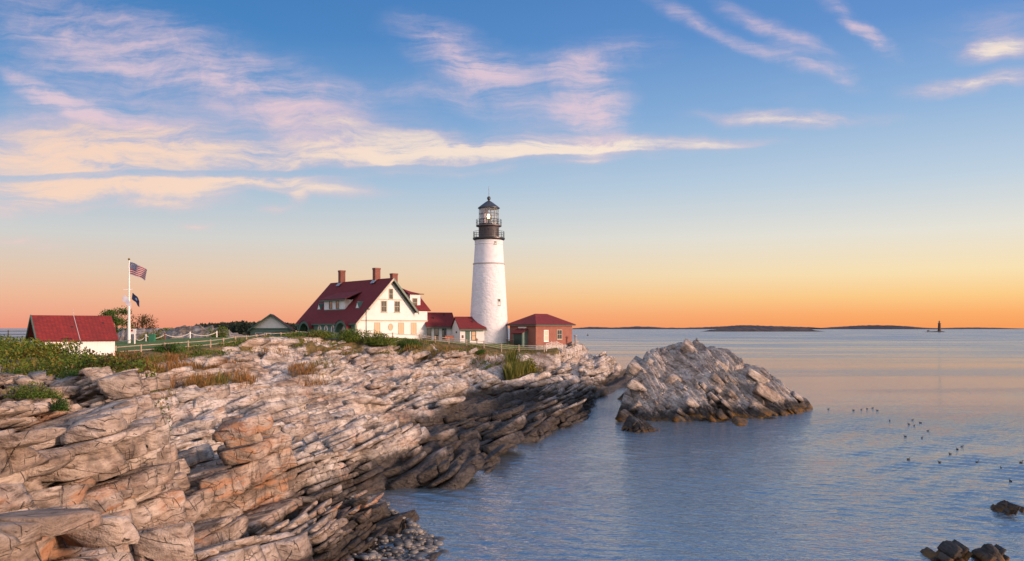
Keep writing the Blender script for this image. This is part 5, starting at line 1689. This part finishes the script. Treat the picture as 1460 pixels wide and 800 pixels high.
def spread(fn_region, n, hgt, size, seed, mat, name, k0_, k1_, y0_, y1_, lump=2.5):
    """a continuous mass of shrubs or ground cover: leaves over an uneven surface"""
    rg = np.random.default_rng(seed)
    k_ = rg.uniform(k0_, k1_, n * 3)
    y_ = np.sqrt(rg.uniform(y0_ ** 2, y1_ ** 2, n * 3))
    x_ = k_ * y_
    w_ = fn_region(x_, y_)
    ok_ = rg.random(n * 3) < w_
    x_, y_, w_ = x_[ok_][:n], y_[ok_][:n], w_[ok_][:n]
    top = hgt * np.interp(y_, [38, 55, 66], [0.75, 0.50, 0.40]) * (0.35 + 1.3 * np.clip(fbm(x_ / lump, y_ / lump, seed, 3) + 0.5, 0, 1) ** 1.5) * np.clip(w_ * 1.5, 0.2, 1)
    z_ = np.where(y_ < 44, np.maximum(G(x_, y_), np.minimum(shelf(x_, y_), 8.0)), G(x_, y_)) + top * rg.random(len(x_)) ** 0.45
    v, f = leaves(np.stack([x_, y_, z_], -1), size, rg, 0.6)
    o_ = link(name, np_mesh(name, v, f), None, [mat])
    return tag(o_, kind='stuff')


def px_of(x, y): return x / y * F + CX


def left_bank(x, y):
    p = px_of(x, y)
    l_ = lawn_mask(x, y)
    return np.clip((245 - p) / 30, 0, 1) * np.clip((y - 35.2 - 1.8 * (fbm(x / 3, y / 3, 5) + .5)) / 1.5, 0, 1) * np.clip((-l_ + 1.0) / 2, 0, 1) * (np.clip((fbm(x / 4, y / 6, 8, 3) + 0.42) * 3, 0.1, 1))


spread(left_bank, 150000, 1.15, 0.16, 21, LEAF, 'shrubbery', (-120 - CX) / F, (250 - CX) / F, 35, 92)
spread(lambda x, y: left_bank(x, y) * np.clip(fbm(x / 3.2, y / 5, 44, 3) * 5 - 0.1, 0, 1), 22000, 1.3, 0.16, 22, LEAFR, 'shrubbery', (-120 - CX) / F, (240 - CX) / F, 36, 90)
spread(lambda x, y: left_bank(x, y) * np.clip(fbm(x / 2.6, y / 4, 64, 3) * 5 - 0.2, 0, 1), 15000, 1.35, 0.16, 25, LEAFY, 'shrubbery', (-120 - CX) / F, (240 - CX) / F, 36, 90)


def edge_bank(x, y):
    p = px_of(x, y)
    l_ = lawn_mask(x, y)
    m_ = np.clip((l_ + 10.5 + fbm(x / 4, y / 5, 15, 3) * 14) / 3, 0, 1) * np.clip((0.6 - l_) / 1.0, 0, 1)
    return m_ * np.clip((p - 245) / 20, 0, 1) * np.clip((805 - p) / 30, 0, 1) * np.clip(fbm(x / 3, y / 4, 9, 3) * 4 + 0.5, 0, 1)


spread(edge_bank, 42000, 1.15, 0.24, 23, LEAF, 'undergrowth', (240 - CX) / F, (810 - CX) / F, 88, 147, 1.8)
spread(lambda x, y: edge_bank(x, y) * np.clip(fbm(x / 2.5, y / 4, 46, 3) * 5 + 0.3, 0, 1), 8000, 0.6, 0.20, 24, LEAFR, 'undergrowth', (240 - CX) / F, (810 - CX) / F, 88, 147, 1.8)


def blades(fn, n, h_, w_, seed, mat, name, k0_, k1_, y0_, y1_):
    rg = np.random.default_rng(seed)
    k_ = rg.uniform(k0_, k1_, n * 4)
    y_ = np.sqrt(rg.uniform(y0_ ** 2, y1_ ** 2, n * 4))
    x_ = k_ * y_
    ok_ = rg.random(n * 4) < fn(x_, y_)
    x_, y_ = x_[ok_][:n], y_[ok_][:n]
    n = len(x_)
    z_ = G(x_, y_)
    hh = h_ * rg.uniform(0.5, 1.25, n) * (0.7 + 0.7 * (fbm(x_ / 1.5, y_ / 2.0, seed, 2) + 0.5))
    an_ = rg.uniform(0, 6.28, n)
    lx, ly = np.cos(an_) * hh * 0.28, np.sin(an_) * hh * 0.28
    wa_ = rg.uniform(0, 3.14, n)
    wx, wy = np.cos(wa_) * w_, np.sin(wa_) * w_
    v = np.stack([np.stack([x_ - wx, y_ - wy, z_ - 0.1], -1), np.stack([x_ + wx, y_ + wy, z_ - 0.1], -1),
                  np.stack([x_ + lx * 0.4 + wx * 0.7, y_ + ly * 0.4 + wy * 0.7, z_ + hh * 0.6], -1), np.stack([x_ + lx, y_ + ly, z_ + hh], -1)], 1).reshape(-1, 3)
    return tag(link(name, np_mesh(name, v, np.arange(n * 4).reshape(n, 4)), None, [mat]), kind='stuff')


def spots(lst):
    def f_(x, y):
        p = px_of(x, y)
        o_ = np.zeros_like(x)
        for px, Y, rp_, ry_ in lst:
            o_ = np.maximum(o_, np.clip(1.3 - np.sqrt(((p - px) / rp_) ** 2 + ((y - Y) / ry_) ** 2), 0, 1))
        return o_
    return f_


blades(spots([(215, 78, 28, 9), (285, 78, 22, 6), (300, 86, 24, 7), (225, 62, 20, 7), (190, 84, 30, 8), (250, 88, 24, 6), (440, 96, 24, 7), (350, 82, 18, 4), (165, 72, 20, 8), (235, 70, 14, 5), (270, 84, 30, 4), (325, 90, 26, 4)]), 14000, 0.62, 0.020, 31, STRAW, 'dry_grass', (150 - CX) / F, (480 - CX) / F, 52, 104)
blades(spots([(232, 66, 18, 6), (310, 80, 20, 5), (215, 56, 12, 6), (455, 100, 20, 6), (200, 76, 26, 8)]), 3500, 0.7, 0.022, 33, REED, 'green_grass', (150 - CX) / F, (480 - CX) / F, 50, 104)
blades(spots([(640, 136, 40, 3.5), (700, 139, 45, 3.0), (600, 134, 25, 3.5), (480, 124, 50, 5), (380, 112, 50, 6), (775, 140, 15, 2.5)]), 5500, 0.55, 0.03, 32, STRAW, 'dry_grass', (330 - CX) / F, (800 - CX) / F, 100, 144)
blades(spots([(733, 133, 9, 4), (745, 136, 8, 3), (727, 130, 6, 3)]), 2200, 1.9, 0.03, 34, REED, 'reed_grass', (715 - CX) / F, (770 - CX) / F, 126, 140)


def tree(label, px, py_top, Y, crown_r, height, mat, seed, n=2200, size=0.28, gaps=12):
    x = (px - CX) / F * Y
    zb = 7.8
    o_ = tag(empty('tree', (x, Y, zb)), label, 'tree')
    rg = np.random.default_rng(seed)
    rr_ = random.Random(seed)
    g_ = MB()
    top = Vector((0.2, 0, height * 0.9))
    g_.tube([(0, 0, -0.3), (0.08, 0, height * 0.4), tuple(top)], [0.20, 0.13, 0.03], 8)
    tips = []
    for q in range(gaps):
        a_ = rr_.uniform(0, 6.28)
        h0 = height * rr_.uniform(0.2, 0.7)
        r_ = crown_r * rr_.uniform(0.5, 1.0)
        tip = Vector((math.cos(a_) * r_, math.sin(a_) * r_, min(height, h0 + height * rr_.uniform(0.1, 0.38))))
        g_.tube([(0.05, 0, h0), tuple(Vector((0.05, 0, h0)).lerp(tip, 0.5) + Vector((0, 0, 0.15))), tuple(tip)], [0.07, 0.045, 0.015], 5)
        tips.append(tip)
    tips.append(top)
    g_.build('trunk', BARK, o_)
    k = rg.integers(0, len(tips), n)
    T_ = np.array([tuple(t_) for t_ in tips])[k]
    d_ = rg.normal(size=(n, 3)) * crown_r * np.array([0.20, 0.20, 0.14])
    v, f = leaves(T_ + d_, size, rg)
    link('crown', np_mesh('crown', v, f), o_, [mat])
    return o_


tree('dark green wind-shaped tree rising behind the grey ledge left of the flagpole', 166, 437, 150, 2.4, 5.6, LEAFD, 41, 2600, 0.30, 13)
tree('brown half-bare tree behind the grey ledge right of the flagpole', 202, 446, 152, 2.4, 4.5, LEAFR, 42, 1500, 0.26, 16)
bush('spreading green thicket along the top of the grey ledge right of the trees', 245, 470, 147, 4.5, 1.8, LEAF, 43, 2600, 0.28, 2.5, 'bush', 8.7)
bush('low dark thicket at the foot of the half-bare tree on the ledge', 205, 474, 145, 3.6, 2.2, LEAFR, 44, 2200, 0.28, 2.5, 'bush', 8.4)
bush('dark green thicket at the foot of the wind-shaped tree', 172, 474, 146, 3.0, 2.6, LEAFD, 45, 2200, 0.28, 2.5, 'bush', 8.3)

# wooded headland far behind the garage
FH = [at(250, 474, 560), at(300, 463, 570), at(340, 459.5, 580), at(380, 460.5, 590), at(430, 464, 600), at(470, 474, 610)]
rg = np.random.default_rng(51)
n_ = 9000
px_r = rg.uniform(268, 452, n_)
Yr = rg.uniform(540, 640, n_)
topr = np.interp(px_r, [262, 285, 310, 345, 390, 440, 455], [471, 463.5, 461.5, 459.5, 460.5, 464, 472]) + (fbm(px_r / 5, px_r * 0 + 3, 9, 3) * 4)
zr0 = CAMZ - (topr - HY) / F * Yr
zz_ = zr0 * rg.random(n_) ** 0.6
v, f = leaves(np.stack([(px_r - CX) / F * Yr, Yr, np.maximum(zz_, -0.2)], -1), 2.6, rg)
tag(link('far_woods', np_mesh('far_woods', v, f), None, [leaf_mat('far_wood_leaves', [(0.016, 0.026, 0.018), (0.030, 0.044, 0.026), (0.05, 0.06, 0.03)])]), kind='stuff')

# ------------------------------------------------------------------ split-rail fences
def rail_fence(label, pts, group, hgt=1.05, nrails=3, mat=WOOD, spacing=2.6):
    P = [Vector(p) for p in pts]
    o_ = tag(empty('rail_fence', P[0]), label, 'fence', group)
    path = []
    for a_, b_ in zip(P[:-1], P[1:]):
        k = max(1, round((b_ - a_).length / spacing))
        path += [a_.lerp(b_, q / k) for q in range(k)]
    path.append(P[-1])
    path = [Vector((p.x, p.y, ground(p.x, p.y) * 0.5 + p.z * 0.5)) - P[0] for p in path]
    rr_ = random.Random(len(path))
    for p in path:
        g_ = MB()
        t_ = rr_.uniform(-0.03, 0.03)
        g_.tube([p + Vector((0, 0, -0.5)), p + Vector((t_, 0, hgt + rr_.uniform(0.03, 0.12)))], 0.085, 7)
        g_.build('post', mat, o_)
    for a_, b_ in zip(path[:-1], path[1:]):
        for q in range(nrails):
            z_ = hgt * (0.30 + 0.62 * q / max(1, nrails - 1)) + rr_.uniform(-0.02, 0.02)
            g_ = MB()
            d_ = (b_ - a_) * 0.02
            g_.tube([a_ - d_ + Vector((0, -0.06, z_)), (a_ + b_) / 2 + Vector((0, -0.06, z_ + rr_.uniform(-0.02, 0.01))), b_ + d_ + Vector((0, -0.06, z_ + rr_.uniform(-0.02, 0.02)))], [0.042, 0.05, 0.042], 6)
            g_.build('rail', mat, o_)
    return o_


FG = None
rail_fence('weathered split-rail fence climbing along the lawn edge from the shed to the garage', [at(165, 505, 92), at(235, 500, 97.5), at(300, 494, 103.5), at(336, 488.5, 111.5), at(380, 484, 121.5), at(420, 482, 129.5)], FG, 0.82, 2, WOOD, 3.3)
rail_fence('weathered split-rail fence running level past the front of the big house', [at(422, 482, 130), at(450, 483, 132.7), at(520, 484, 135.6), at(560, 484, 137.6), at(598, 486.5, 139.7)], FG, 1.0, 2, WOOD, 3.3)
rail_fence('weathered split-rail fence descending from the big house to below the lighthouse', [at(601, 486.7, 139.9), at(640, 490, 141.8), at(690, 494.5, 142.7), at(740, 500, 143), at(776, 500, 143.2)], FG, 1.0, 3, WOOD, 3.0)
rail_fence('pale fence rising along the rock edge beside the brick building', [at(779, 500, 143.4), at(794, 497, 145), at(808, 493, 147.5), at(820, 489.5, 150), at(829, 489, 152)], FG, 1.15, 4, flat('pale_rail', (0.62, 0.55, 0.50), 0.7, 0.15, 3), 1.3)
rail_fence('thin dark railing on the skyline at the far left', [at(-30, 480, 125), at(12, 480, 125), at(42, 480, 125)], None, 1.35, 3, flat('dark_rail', (0.06, 0.05, 0.045), 0.7), 2.2)

# ------------------------------------------------------------------ flagpole and flags
fp = at(184, 494, 110)
pole = tag(empty('flagpole', (fp.x, fp.y, ground(fp.x, fp.y) - 0.05)), 'tall white flagpole with a yardarm standing on the lawn', 'flagpole')
PZ = CAMZ - (368 - HY) / F * 110 - (ground(fp.x, fp.y) - 0.05)
WPAINT = flat('white_gloss_paint', (0.80, 0.78, 0.75), 0.4, 0.05, 2)
yz = CAMZ - (413 - HY) / F * 110 - (ground(fp.x, fp.y) - 0.05)
MB().tube([(0, 0, -0.3), (0, 0, 4.6), (0, 0, 4.62), (0, 0, PZ - 0.3)], [0.20, 0.15, 0.12, 0.07], 12).build('pole', WPAINT, pole, True)
MB().tube([(-0.62, -0.15, yz - 0.05), (0.40, 0.1, yz + 0.04)], 0.05, 8).build('yardarm', WPAINT, pole, True)
MB().lathe([(0.03, PZ - 0.32), (0.10, PZ - 0.26), (0.15, PZ - 0.14), (0.10, PZ - 0.03), (0.02, PZ)], 12).build('finial', flat('gilt_ball', (0.35, 0.22, 0.06), 0.35, metal=0.6), pole, True)


def flag_mesh(w, h, droop, n=26, m_=14, wave=0.10, seed=0, fold=0.0):
    vs, fs, uv_ = [], [], []
    for i in range(n + 1):
        u = i / n
        for j in range(m_ + 1):
            v = j / m_
            x = w * u * (1 - 0.12 * u)
            y = wave * u * math.sin(u * 9 + v * 2.2 + seed) + fold * math.sin(u * 5) * 0.2
            z = -h * v * (1 - 0.10 * u) - droop * u ** 1.4 + 0.03 * math.sin(u * 11 + seed)
            vs.append((x, y, z)); uv_.append((u, 1 - v))
    for i in range(n):
        for j in range(m_):
            a_ = i * (m_ + 1) + j
            fs.append((a_, a_ + 1, a_ + m_ + 2, a_ + m_ + 1))
    me = bpy.data.meshes.new('flag')
    me.from_pydata(vs, [], fs)
    ul = me.uv_layers.new(name='UVMap')
    for l_ in me.loops:
        ul.data[l_.index].uv = uv_[l_.vertex_index]
    me.shade_smooth()
    return me


FLAGM, t, b = new_mat('striped_flag_cloth')
uvn = t.node('ShaderNodeUVMap').outputs[0]
fu, fv = t.sep(uvn)[:2]
stripe = t.math('GREATER_THAN', t.math('FRACT', t.math('MULTIPLY', fv, 6.5)), 0.5)
colr = t.mix(t.math('SUBTRACT', 1.0, stripe), (0.36, 0.012, 0.022), (0.58, 0.54, 0.56))
colr = t.mix(stripe, (0.58, 0.54, 0.56), (0.36, 0.012, 0.022))
# the staggered stars of the canton: 6 across and 5 across in turn
cu_, cv_ = t.math('DIVIDE', fu, 0.4), t.math('DIVIDE', t.math('SUBTRACT', fv, 0.4615), 0.5385)
star = None
for ox, oy in ((0.0, 0.0), (0.5, 0.5)):
    a1 = t.math('SUBTRACT', t.math('FRACT', t.math('ADD', t.math('MULTIPLY', cu_, 6.0), ox)), 0.5)
    a2 = t.math('SUBTRACT', t.math('FRACT', t.math('ADD', t.math('MULTIPLY', cv_, 5.0), oy)), 0.5)
    r_ = t.math('SQRT', t.math('ADD', t.math('MULTIPLY', a1, a1), t.math('MULTIPLY', a2, a2)))
    th_ = t.math('ARCTAN2', a1, a2)
    lim = t.math('MULTIPLY_ADD', t.math('COSINE', t.math('MULTIPLY', th_, 5.0)), 0.08, 0.17)
    st1 = t.math('LESS_THAN', r_, lim)
    star = st1 if star is None else t.math('MAXIMUM', star, st1)
canton = t.mix(star, (0.015, 0.028, 0.13), (0.8, 0.78, 0.78))
inc = t.math('MULTIPLY', t.math('LESS_THAN', fu, 0.4), t.math('GREATER_THAN', fv, 0.4615))
colr = t.mix(inc, colr, canton)
t.put(b.inputs['Base Color'], colr); b.inputs['Roughness'].default_value = 0.8
fz = ground(fp.x, fp.y) - 0.05
o = link('flag', flag_mesh(2.75, 1.62, 0.75, wave=0.16), None, [FLAGM])
o.location = (fp.x + 0.10, fp.y, fz + PZ - 0.52); o.rotation_euler = (0, R(5), R(-8))
tag(o, 'red and white striped flag with starred blue corner flying from the pole top', 'flag')
BFL, t, b = new_mat('blue_flag_cloth')
fu, fv = t.sep(t.node('ShaderNodeUVMap').outputs[0])[:2]
d1, d2 = t.math('MULTIPLY', t.math('SUBTRACT', fu, 0.5), 1.4), t.math('SUBTRACT', fv, 0.5)
rad = t.math('SQRT', t.math('ADD', t.math('MULTIPLY', d1, d1), t.math('MULTIPLY', d2, d2)))
t.put(b.inputs['Base Color'], t.mix(t.math('LESS_THAN', rad, 0.17), (0.012, 0.022, 0.085), (0.20, 0.26, 0.36))); b.inputs['Roughness'].default_value = 0.8
o = link('flag', flag_mesh(1.35, 0.85, 0.95, wave=0.10, seed=2), None, [BFL])
o.location = (fp.x + 0.40, fp.y + 0.1, fz + yz - 0.42); o.rotation_euler = (0, R(8), R(-10))
tag(o, 'dark blue flag with a pale emblem hanging right of the pole below the yardarm', 'flag')
o = link('flag', flag_mesh(1.35, 0.80, 1.05, wave=0.10, seed=4), None, [flat('pale_grey_flag_cloth', (0.50, 0.50, 0.60), 0.8, 0.1, 2)])
o.location = (fp.x - 0.55, fp.y - 0.28, fz + yz - 0.62); o.rotation_euler = (0, R(14), R(14))
tag(o, 'pale grey flag drooping across the pole below the yardarm', 'flag')

# rope barrier round the pole, a small sign and a utility box
bp_ = [(160, 491, 112), (192, 493, 108), (208, 491.5, 112), (235, 491, 113.5), (271, 489, 118), (309, 487.5, 123)]
base = at(*bp_[0])
rb = tag(empty('rope_barrier', (base.x, base.y, ground(base.x, base.y))), 'white post and rope barrier sagging across the lawn beside the flagpole', 'barrier')
RP = [Vector((at(*q).x, at(*q).y, ground(at(*q).x, at(*q).y))) - Vector(rb.location) for q in bp_]
for i, p in enumerate(RP):
    g = MB(); hp = 1.15 if i in (1,) else 0.85
    g.tube([p + Vector((0, 0, -0.2)), p + Vector((0, 0, hp))], 0.09, 8); g.lathe([(0.10, 0), (0.10, 0.05), (0.02, 0.09)], 8)
    g.v[-24:] = [(x_ + p.x, y_ + p.y, z_ + p.z + hp) for x_, y_, z_ in g.v[-24:]]
    g.build('post', WPAINT if i != 3 else flat('brown_post', (0.16, 0.07, 0.045), 0.8), rb)
ROPE = flat('pale_rope', (0.55, 0.50, 0.44), 0.9)
for a_, b_ in zip(RP[:-1], RP[1:]):
    MB().tube([a_.lerp(b_, q / 10) + Vector((0, 0, 0.75 - 0.45 * (1 - (2 * q / 10 - 1) ** 2))) for q in range(11)], 0.045, 6).build('rope', ROPE, rb)
sp_ = at(189, 490, 113)
sg = tag(empty('sign_stand', (sp_.x, sp_.y, ground(sp_.x, sp_.y))), 'small white sign on a stand just right of the flagpole foot', 'sign')
MB().tube([(-0.3, 0, -0.2), (-0.3, 0, 1.5)], 0.06, 6).tube([(0.3, 0, -0.2), (0.3, 0, 1.5)], 0.06, 6).build('stand_frame', WPAINT, sg)
MB().box(-0.5, 0.5, -0.10, -0.03, 1.0, 1.7).build('sign_board', WPAINT, sg)
MB().box(-0.42, 0.1, -0.115, -0.102, 1.35, 1.62).build('red_strip', flat('red_paint', (0.40, 0.03, 0.03), 0.6), sg)
ub = at(217, 492, 111)
ut = tag(empty('utility_box', (ub.x, ub.y, ground(ub.x, ub.y))), 'small green utility box on the lawn in front of the yellow-green bush', 'box')
MB().box(-0.35, 0.35, -0.3, 0.3, -0.1, 0.85).build('cabinet', flat('green_enamel', (0.03, 0.16, 0.09), 0.5, 0.1, 2), ut)
MB().box(-0.4, 0.4, -0.35, 0.35, 0.853, 0.95).build('lid', flat('green_lid', (0.04, 0.18, 0.10), 0.5), ut)

# lamp post in front of the house, bench, urn, post and other small things along the fence
def ground_at(px, Y):
    x = (px - CX) / F * Y
    return Vector((x, Y, ground(x, Y)))
q_ = ground_at(522, 137)
lp_ = tag(empty('lamp_post', q_), 'black lamp post with a short arm before the big house corner', 'lamp post')
hz_ = CAMZ - (441 - HY) / F * 137 - q_.z
MB().tube([(0, 0, -0.2), (0, 0, hz_)], [0.09, 0.06], 8).build('pole', BLACKM, lp_)
MB().box(-0.28, 0.62, -0.10, 0.10, hz_ - 0.06, hz_ + 0.10).build('lamp_arm', BLACKM, lp_)
MB().box(-0.25, 0.05, -0.13, 0.13, hz_ - 0.32, hz_ - 0.064).build('lantern', BLACKM, lp_)
q_ = ground_at(641, 147)
be = tag(empty('bench', q_, R(20)), 'reddish wooden bench against the passage wall behind the rail fence', 'bench')
RW = flat('red_brown_wood', (0.28, 0.075, 0.035), 0.6, 0.2, 4)
MB().box(-0.75, 0.75, -0.25, 0.2, 0.40, 0.46).build('seat', RW, be)
MB().box(-0.75, 0.75, 0.2, 0.25, 0.5, 0.98).build('backrest', RW, be)
for x_ in (-0.65, 0.6):
    MB().box(x_, x_ + 0.06, -0.22, -0.16, 0, 0.398).box(x_, x_ + 0.06, 0.14, 0.198, 0, 0.398).build('leg', RW, be)
q_ = ground_at(680, 146)
ur = tag(empty('flower_urn', q_), 'small stone urn with orange flowers beside the white building with the green door', 'planter')
MB().lathe([(0.16, 0), (0.10, 0.12), (0.09, 0.35), (0.26, 0.62), (0.28, 0.7)], 12).build('urn', STONE, ur, True)
link('flowers', bush_mesh('flowers', 0.32, 0.32, 0.35, 160, 0.09, 77, flat('orange_petals', (0.55, 0.18, 0.05), 0.7)), ur).location = (0, 0, 0.62)
q_ = ground_at(727, 147)
bt = tag(empty('picnic_table', q_, R(15)), 'dark table between the tower foot and the brick building', 'table')
DW = flat('dark_wood', (0.045, 0.030, 0.025), 0.7)
MB().box(-0.65, 0.65, -0.4, 0.4, 0.85, 0.93).build('table_top', DW, bt)
for x_ in (-0.5, 0.42):
    MB().box(x_, x_ + 0.08, -0.3, 0.3, 0, 0.848).build('leg', DW, bt)
q_ = ground_at(797, 146.5)
pt = tag(empty('viewer_stand', q_), 'small white and dark stand in front of the brick building by the pale fence', 'stand')
MB().tube([(0, 0, -0.1), (0, 0, 0.75)], 0.08, 8).build('pedestal', BLACKM, pt)
MB().box(-0.16, 0.16, -0.14, 0.14, 0.752, 1.05).build('head', WPAINT, pt)
q_ = at(820.5, 489, 151)
fh = tag(empty('fog_signal', (q_.x, q_.y, 7.2)), 'squat post with a wide cap at the seaward end of the pale fence', 'post')
MB().tube([(0, 0, -0.5), (0, 0, 1.35)], [0.17, 0.15], 10).build('post', flat('grey_post', (0.34, 0.30, 0.28), 0.7), fh)
MB().lathe([(0.15, 1.35), (0.30, 1.42), (0.30, 1.55), (0.12, 1.62)], 12).build('cap', flat('grey_cap', (0.38, 0.34, 0.32), 0.6), fh)
MB().tube([(0, 0, 1.6), (0, 0, 1.62)], 0.05, 6)
q_ = at(67, 480, 122)
up_ = tag(empty('wooden_post', (q_.x, q_.y, 7.6)), 'short dark wooden post beside the skyline railing left of the shed', 'post')
MB().tube([(0, 0, -0.5), (0, 0, 2.5)], [0.22, 0.19], 9).build('shaft', flat('tarred_post', (0.035, 0.03, 0.03), 0.8), up_)
MB().box(-0.26, 0.26, -0.2, 0.2, 2.503, 2.62).build('cap', flat('tarred_cap', (0.045, 0.04, 0.04), 0.8), up_)

# ------------------------------------------------------------------ far out at sea
FARL = flat('far_land', (0.030, 0.026, 0.034), 0.9, 0.3, 0.01)
NEARL = flat('near_island_rock', (0.060, 0.042, 0.036), 0.9, 0.4, 0.05)


def island(label, pts, Y, depth, mat, seed, base=None):
    """a low island: its crest given by photo column and rows above the sea, real width behind it"""
    rr_ = random.Random(seed)
    xs_ = np.linspace(pts[0][0], pts[-1][0], 160)
    hs2 = np.interp(xs_, [p[0] for p in pts], [p[1] for p in pts])
    hs2 = hs2 * (1 + 0.30 * fbm(xs_ / 3, xs_ * 0 + seed, seed, 4)) / F * Y
    x = (xs_ - CX) / F * Y
    rows, sh_ = [], [(-0.5, -2), (-0.42, 0.35), (-0.22, 0.8), (0.0, 1.0), (0.25, 0.7), (0.45, 0.3), (0.5, -2)]
    for dy_, hf in sh_:
        rows.append(np.stack([x, Y + depth * dy_ + fbm(x / 60, x * 0 + dy_ * 9, seed + 3) * depth * 0.1, (hs2 * hf if hf > 0 else x * 0 - 2)], -1))
    V = np.concatenate(rows)
    n = len(x)
    q = [(i * n + j, i * n + j + 1, (i + 1) * n + j + 1, (i + 1) * n + j) for i in range(len(sh_) - 1) for j in range(n - 1)]
    o_ = link('island', np_mesh('island', V, q), None, [mat])
    return tag(o_, label, 'island')


island('low dark island with a flat rocky shore at the middle of the horizon', [(1006, 0.4), (1012, 2.2), (1030, 4.4), (1055, 5.6), (1070, 5.8), (1090, 5.2), (1110, 6.2), (1135, 5.6), (1150, 4.6), (1157, 2.6), (1166, 0.4)], 2600, 150, NEARL, 1)
island('long thin dark coast on the horizon just right of the brick building', [(818, 1.2), (840, 3.2), (858, 3.0), (870, 2.4), (885, 2.6), (905, 3.8), (925, 3.6), (945, 2.2), (975, 2.0), (1000, 2.6), (1040, 4.6), (1062, 6.0), (1085, 5), (1150, 3.0), (1165, 2.0)], 9000, 700, FARL, 2)
island('long rounded blue-black island on the horizon left of the small dark lighthouse', [(1163, 1.2), (1185, 2.8), (1215, 4.8), (1240, 5.8), (1268, 5.4), (1290, 4.2), (1312, 2.2), (1330, 1.6), (1350, 1.4)], 8500, 700, FARL, 3)
island('faint thin strip of land on the horizon right of the small dark lighthouse', [(1330, 1.2), (1360, 2.0), (1395, 2.4), (1425, 1.8), (1450, 0.8), (1475, 0.3)], 9500, 600, FARL, 4)
island('small flat ledge carrying the distant dark lighthouse', [(1321, 0.3), (1326, 0.9), (1332, 1.2), (1338, 1.6), (1343, 1.4), (1345, 0.3)], 2200, 30, NEARL, 5)
Yr_ = 2200
rl_ = at(1339.3, 473.2, Yr_)
ra = tag(empty('lighthouse', (rl_.x, rl_.y, 1.5)), 'small dark stone lighthouse far out on its own ledge', 'lighthouse')
DST = flat('dark_granite', (0.085, 0.050, 0.040), 0.85, 0.2, 0.3)
ht_ = 16.2 / F * Yr_
MB().lathe([(4.2, 0), (3.9, ht_ * 0.12), (3.1, ht_ * 0.66), (3.3, ht_ * 0.68), (3.9, ht_ * 0.70), (3.9, ht_ * 0.73)], 20).build('tower', DST, ra, True)
MB().lathe([(2.0, ht_ * 0.732), (2.0, ht_ * 0.86), (2.3, ht_ * 0.865), (0.3, ht_ * 0.96), (0.15, ht_)], 14).build('lantern', flat('dark_lantern', (0.10, 0.05, 0.035), 0.5), ra, True)
pl_ = at(1323, 472.6, Yr_)
pr_ = tag(empty('pier_stub', (pl_.x, pl_.y, 0)), 'ruined pier stub standing left of the distant dark lighthouse', 'pier')
for x_ in (-1.5, 1.8):
    MB().box(x_, x_ + 1.0, -1, 1, -1, 4.0).build('pile', DST, pr_)
MB().box(-2.4, 3.8, -1.4, 1.4, 4.02, 5.0).build('deck', DST, pr_)
bu = at(838, 478.5, 1150)
by = tag(empty('navigation_buoy', (bu.x, bu.y, 0)), 'dark buoy floating beyond the tip of the headland right of the brick building', 'buoy')
MB().lathe([(0.9, -0.6), (1.35, 0.0), (1.35, 0.7), (0.5, 1.0)], 14).build('hull', BLACKM, by, True)
MB().lathe([(0.45, 1.0), (0.3, 2.4), (0.5, 2.45), (0.05, 3.0)], 10).build('top_mark', BLACKM, by, True)

# ------------------------------------------------------------------ sea ducks
DUCK = flat('black_brown_feathers', (0.014, 0.012, 0.012), 0.6)


def duck_mesh():
    g_ = MB()
    body = [(-0.27, 0.10, 0.012), (-0.22, 0.085, 0.05), (-0.10, 0.05, 0.105), (0.04, 0.04, 0.125), (0.15, 0.055, 0.10), (0.20, 0.10, 0.072), (0.215, 0.17, 0.052), (0.225, 0.225, 0.058), (0.255, 0.245, 0.052), (0.30, 0.232, 0.028), (0.355, 0.215, 0.012)]
    g_.tube([(x, 0, z) for x, z, r in body], [r for x, z, r in body], 10)
    me = bpy.data.meshes.new('duck')
    bm = bmesh.new()
    tmp = bpy.data.meshes.new('tmp'); tmp.from_pydata(g_.v, [], g_.f); bm.from_mesh(tmp)
    bmesh.ops.recalc_face_normals(bm, faces=bm.faces)
    bm.to_mesh(me); bm.free(); bpy.data.meshes.remove(tmp)
    me.shade_smooth(); me.materials.append(DUCK)
    return me


dk = duck_mesh()
DUCKS = [(1181, 582.5, 20), (1217, 584, 160), (1228, 583, 30), (1236.5, 582, 200), (1244, 581, 10), (1251, 584.5, 170), (1268.5, 599, 90), (1301, 598, 20), (1296, 604, 190), (1303.5, 606, 40), (1312.5, 602, 150), (1323, 613.5, 10), (1291, 621.5, 175),
         (1314.5, 623.5, 30), (1365, 640, 100), (1371.5, 636, 20), (1355, 646.5, 200), (1295, 654, 5), (1340, 658.5, 185), (1393, 658.5, 10), (1427.5, 667, 80), (1455.5, 658.5, 0), (1441, 685.5, 95)]
for i, (px, py, a_) in enumerate(DUCKS):
    Y = CAMZ * F / (py + 1 - HY)
    o_ = bpy.data.objects.new('duck', dk)
    COL.objects.link(o_)
    o_.location = ((px - CX) / F * Y, Y, 0.0)
    o_.rotation_euler = (0, 0, R(a_))
    o_.scale = (0.55,) * 3
    tag(o_, 'small dark duck floating in the loose flock on the water right of the islet', 'duck', 'ducks floating on the sea')
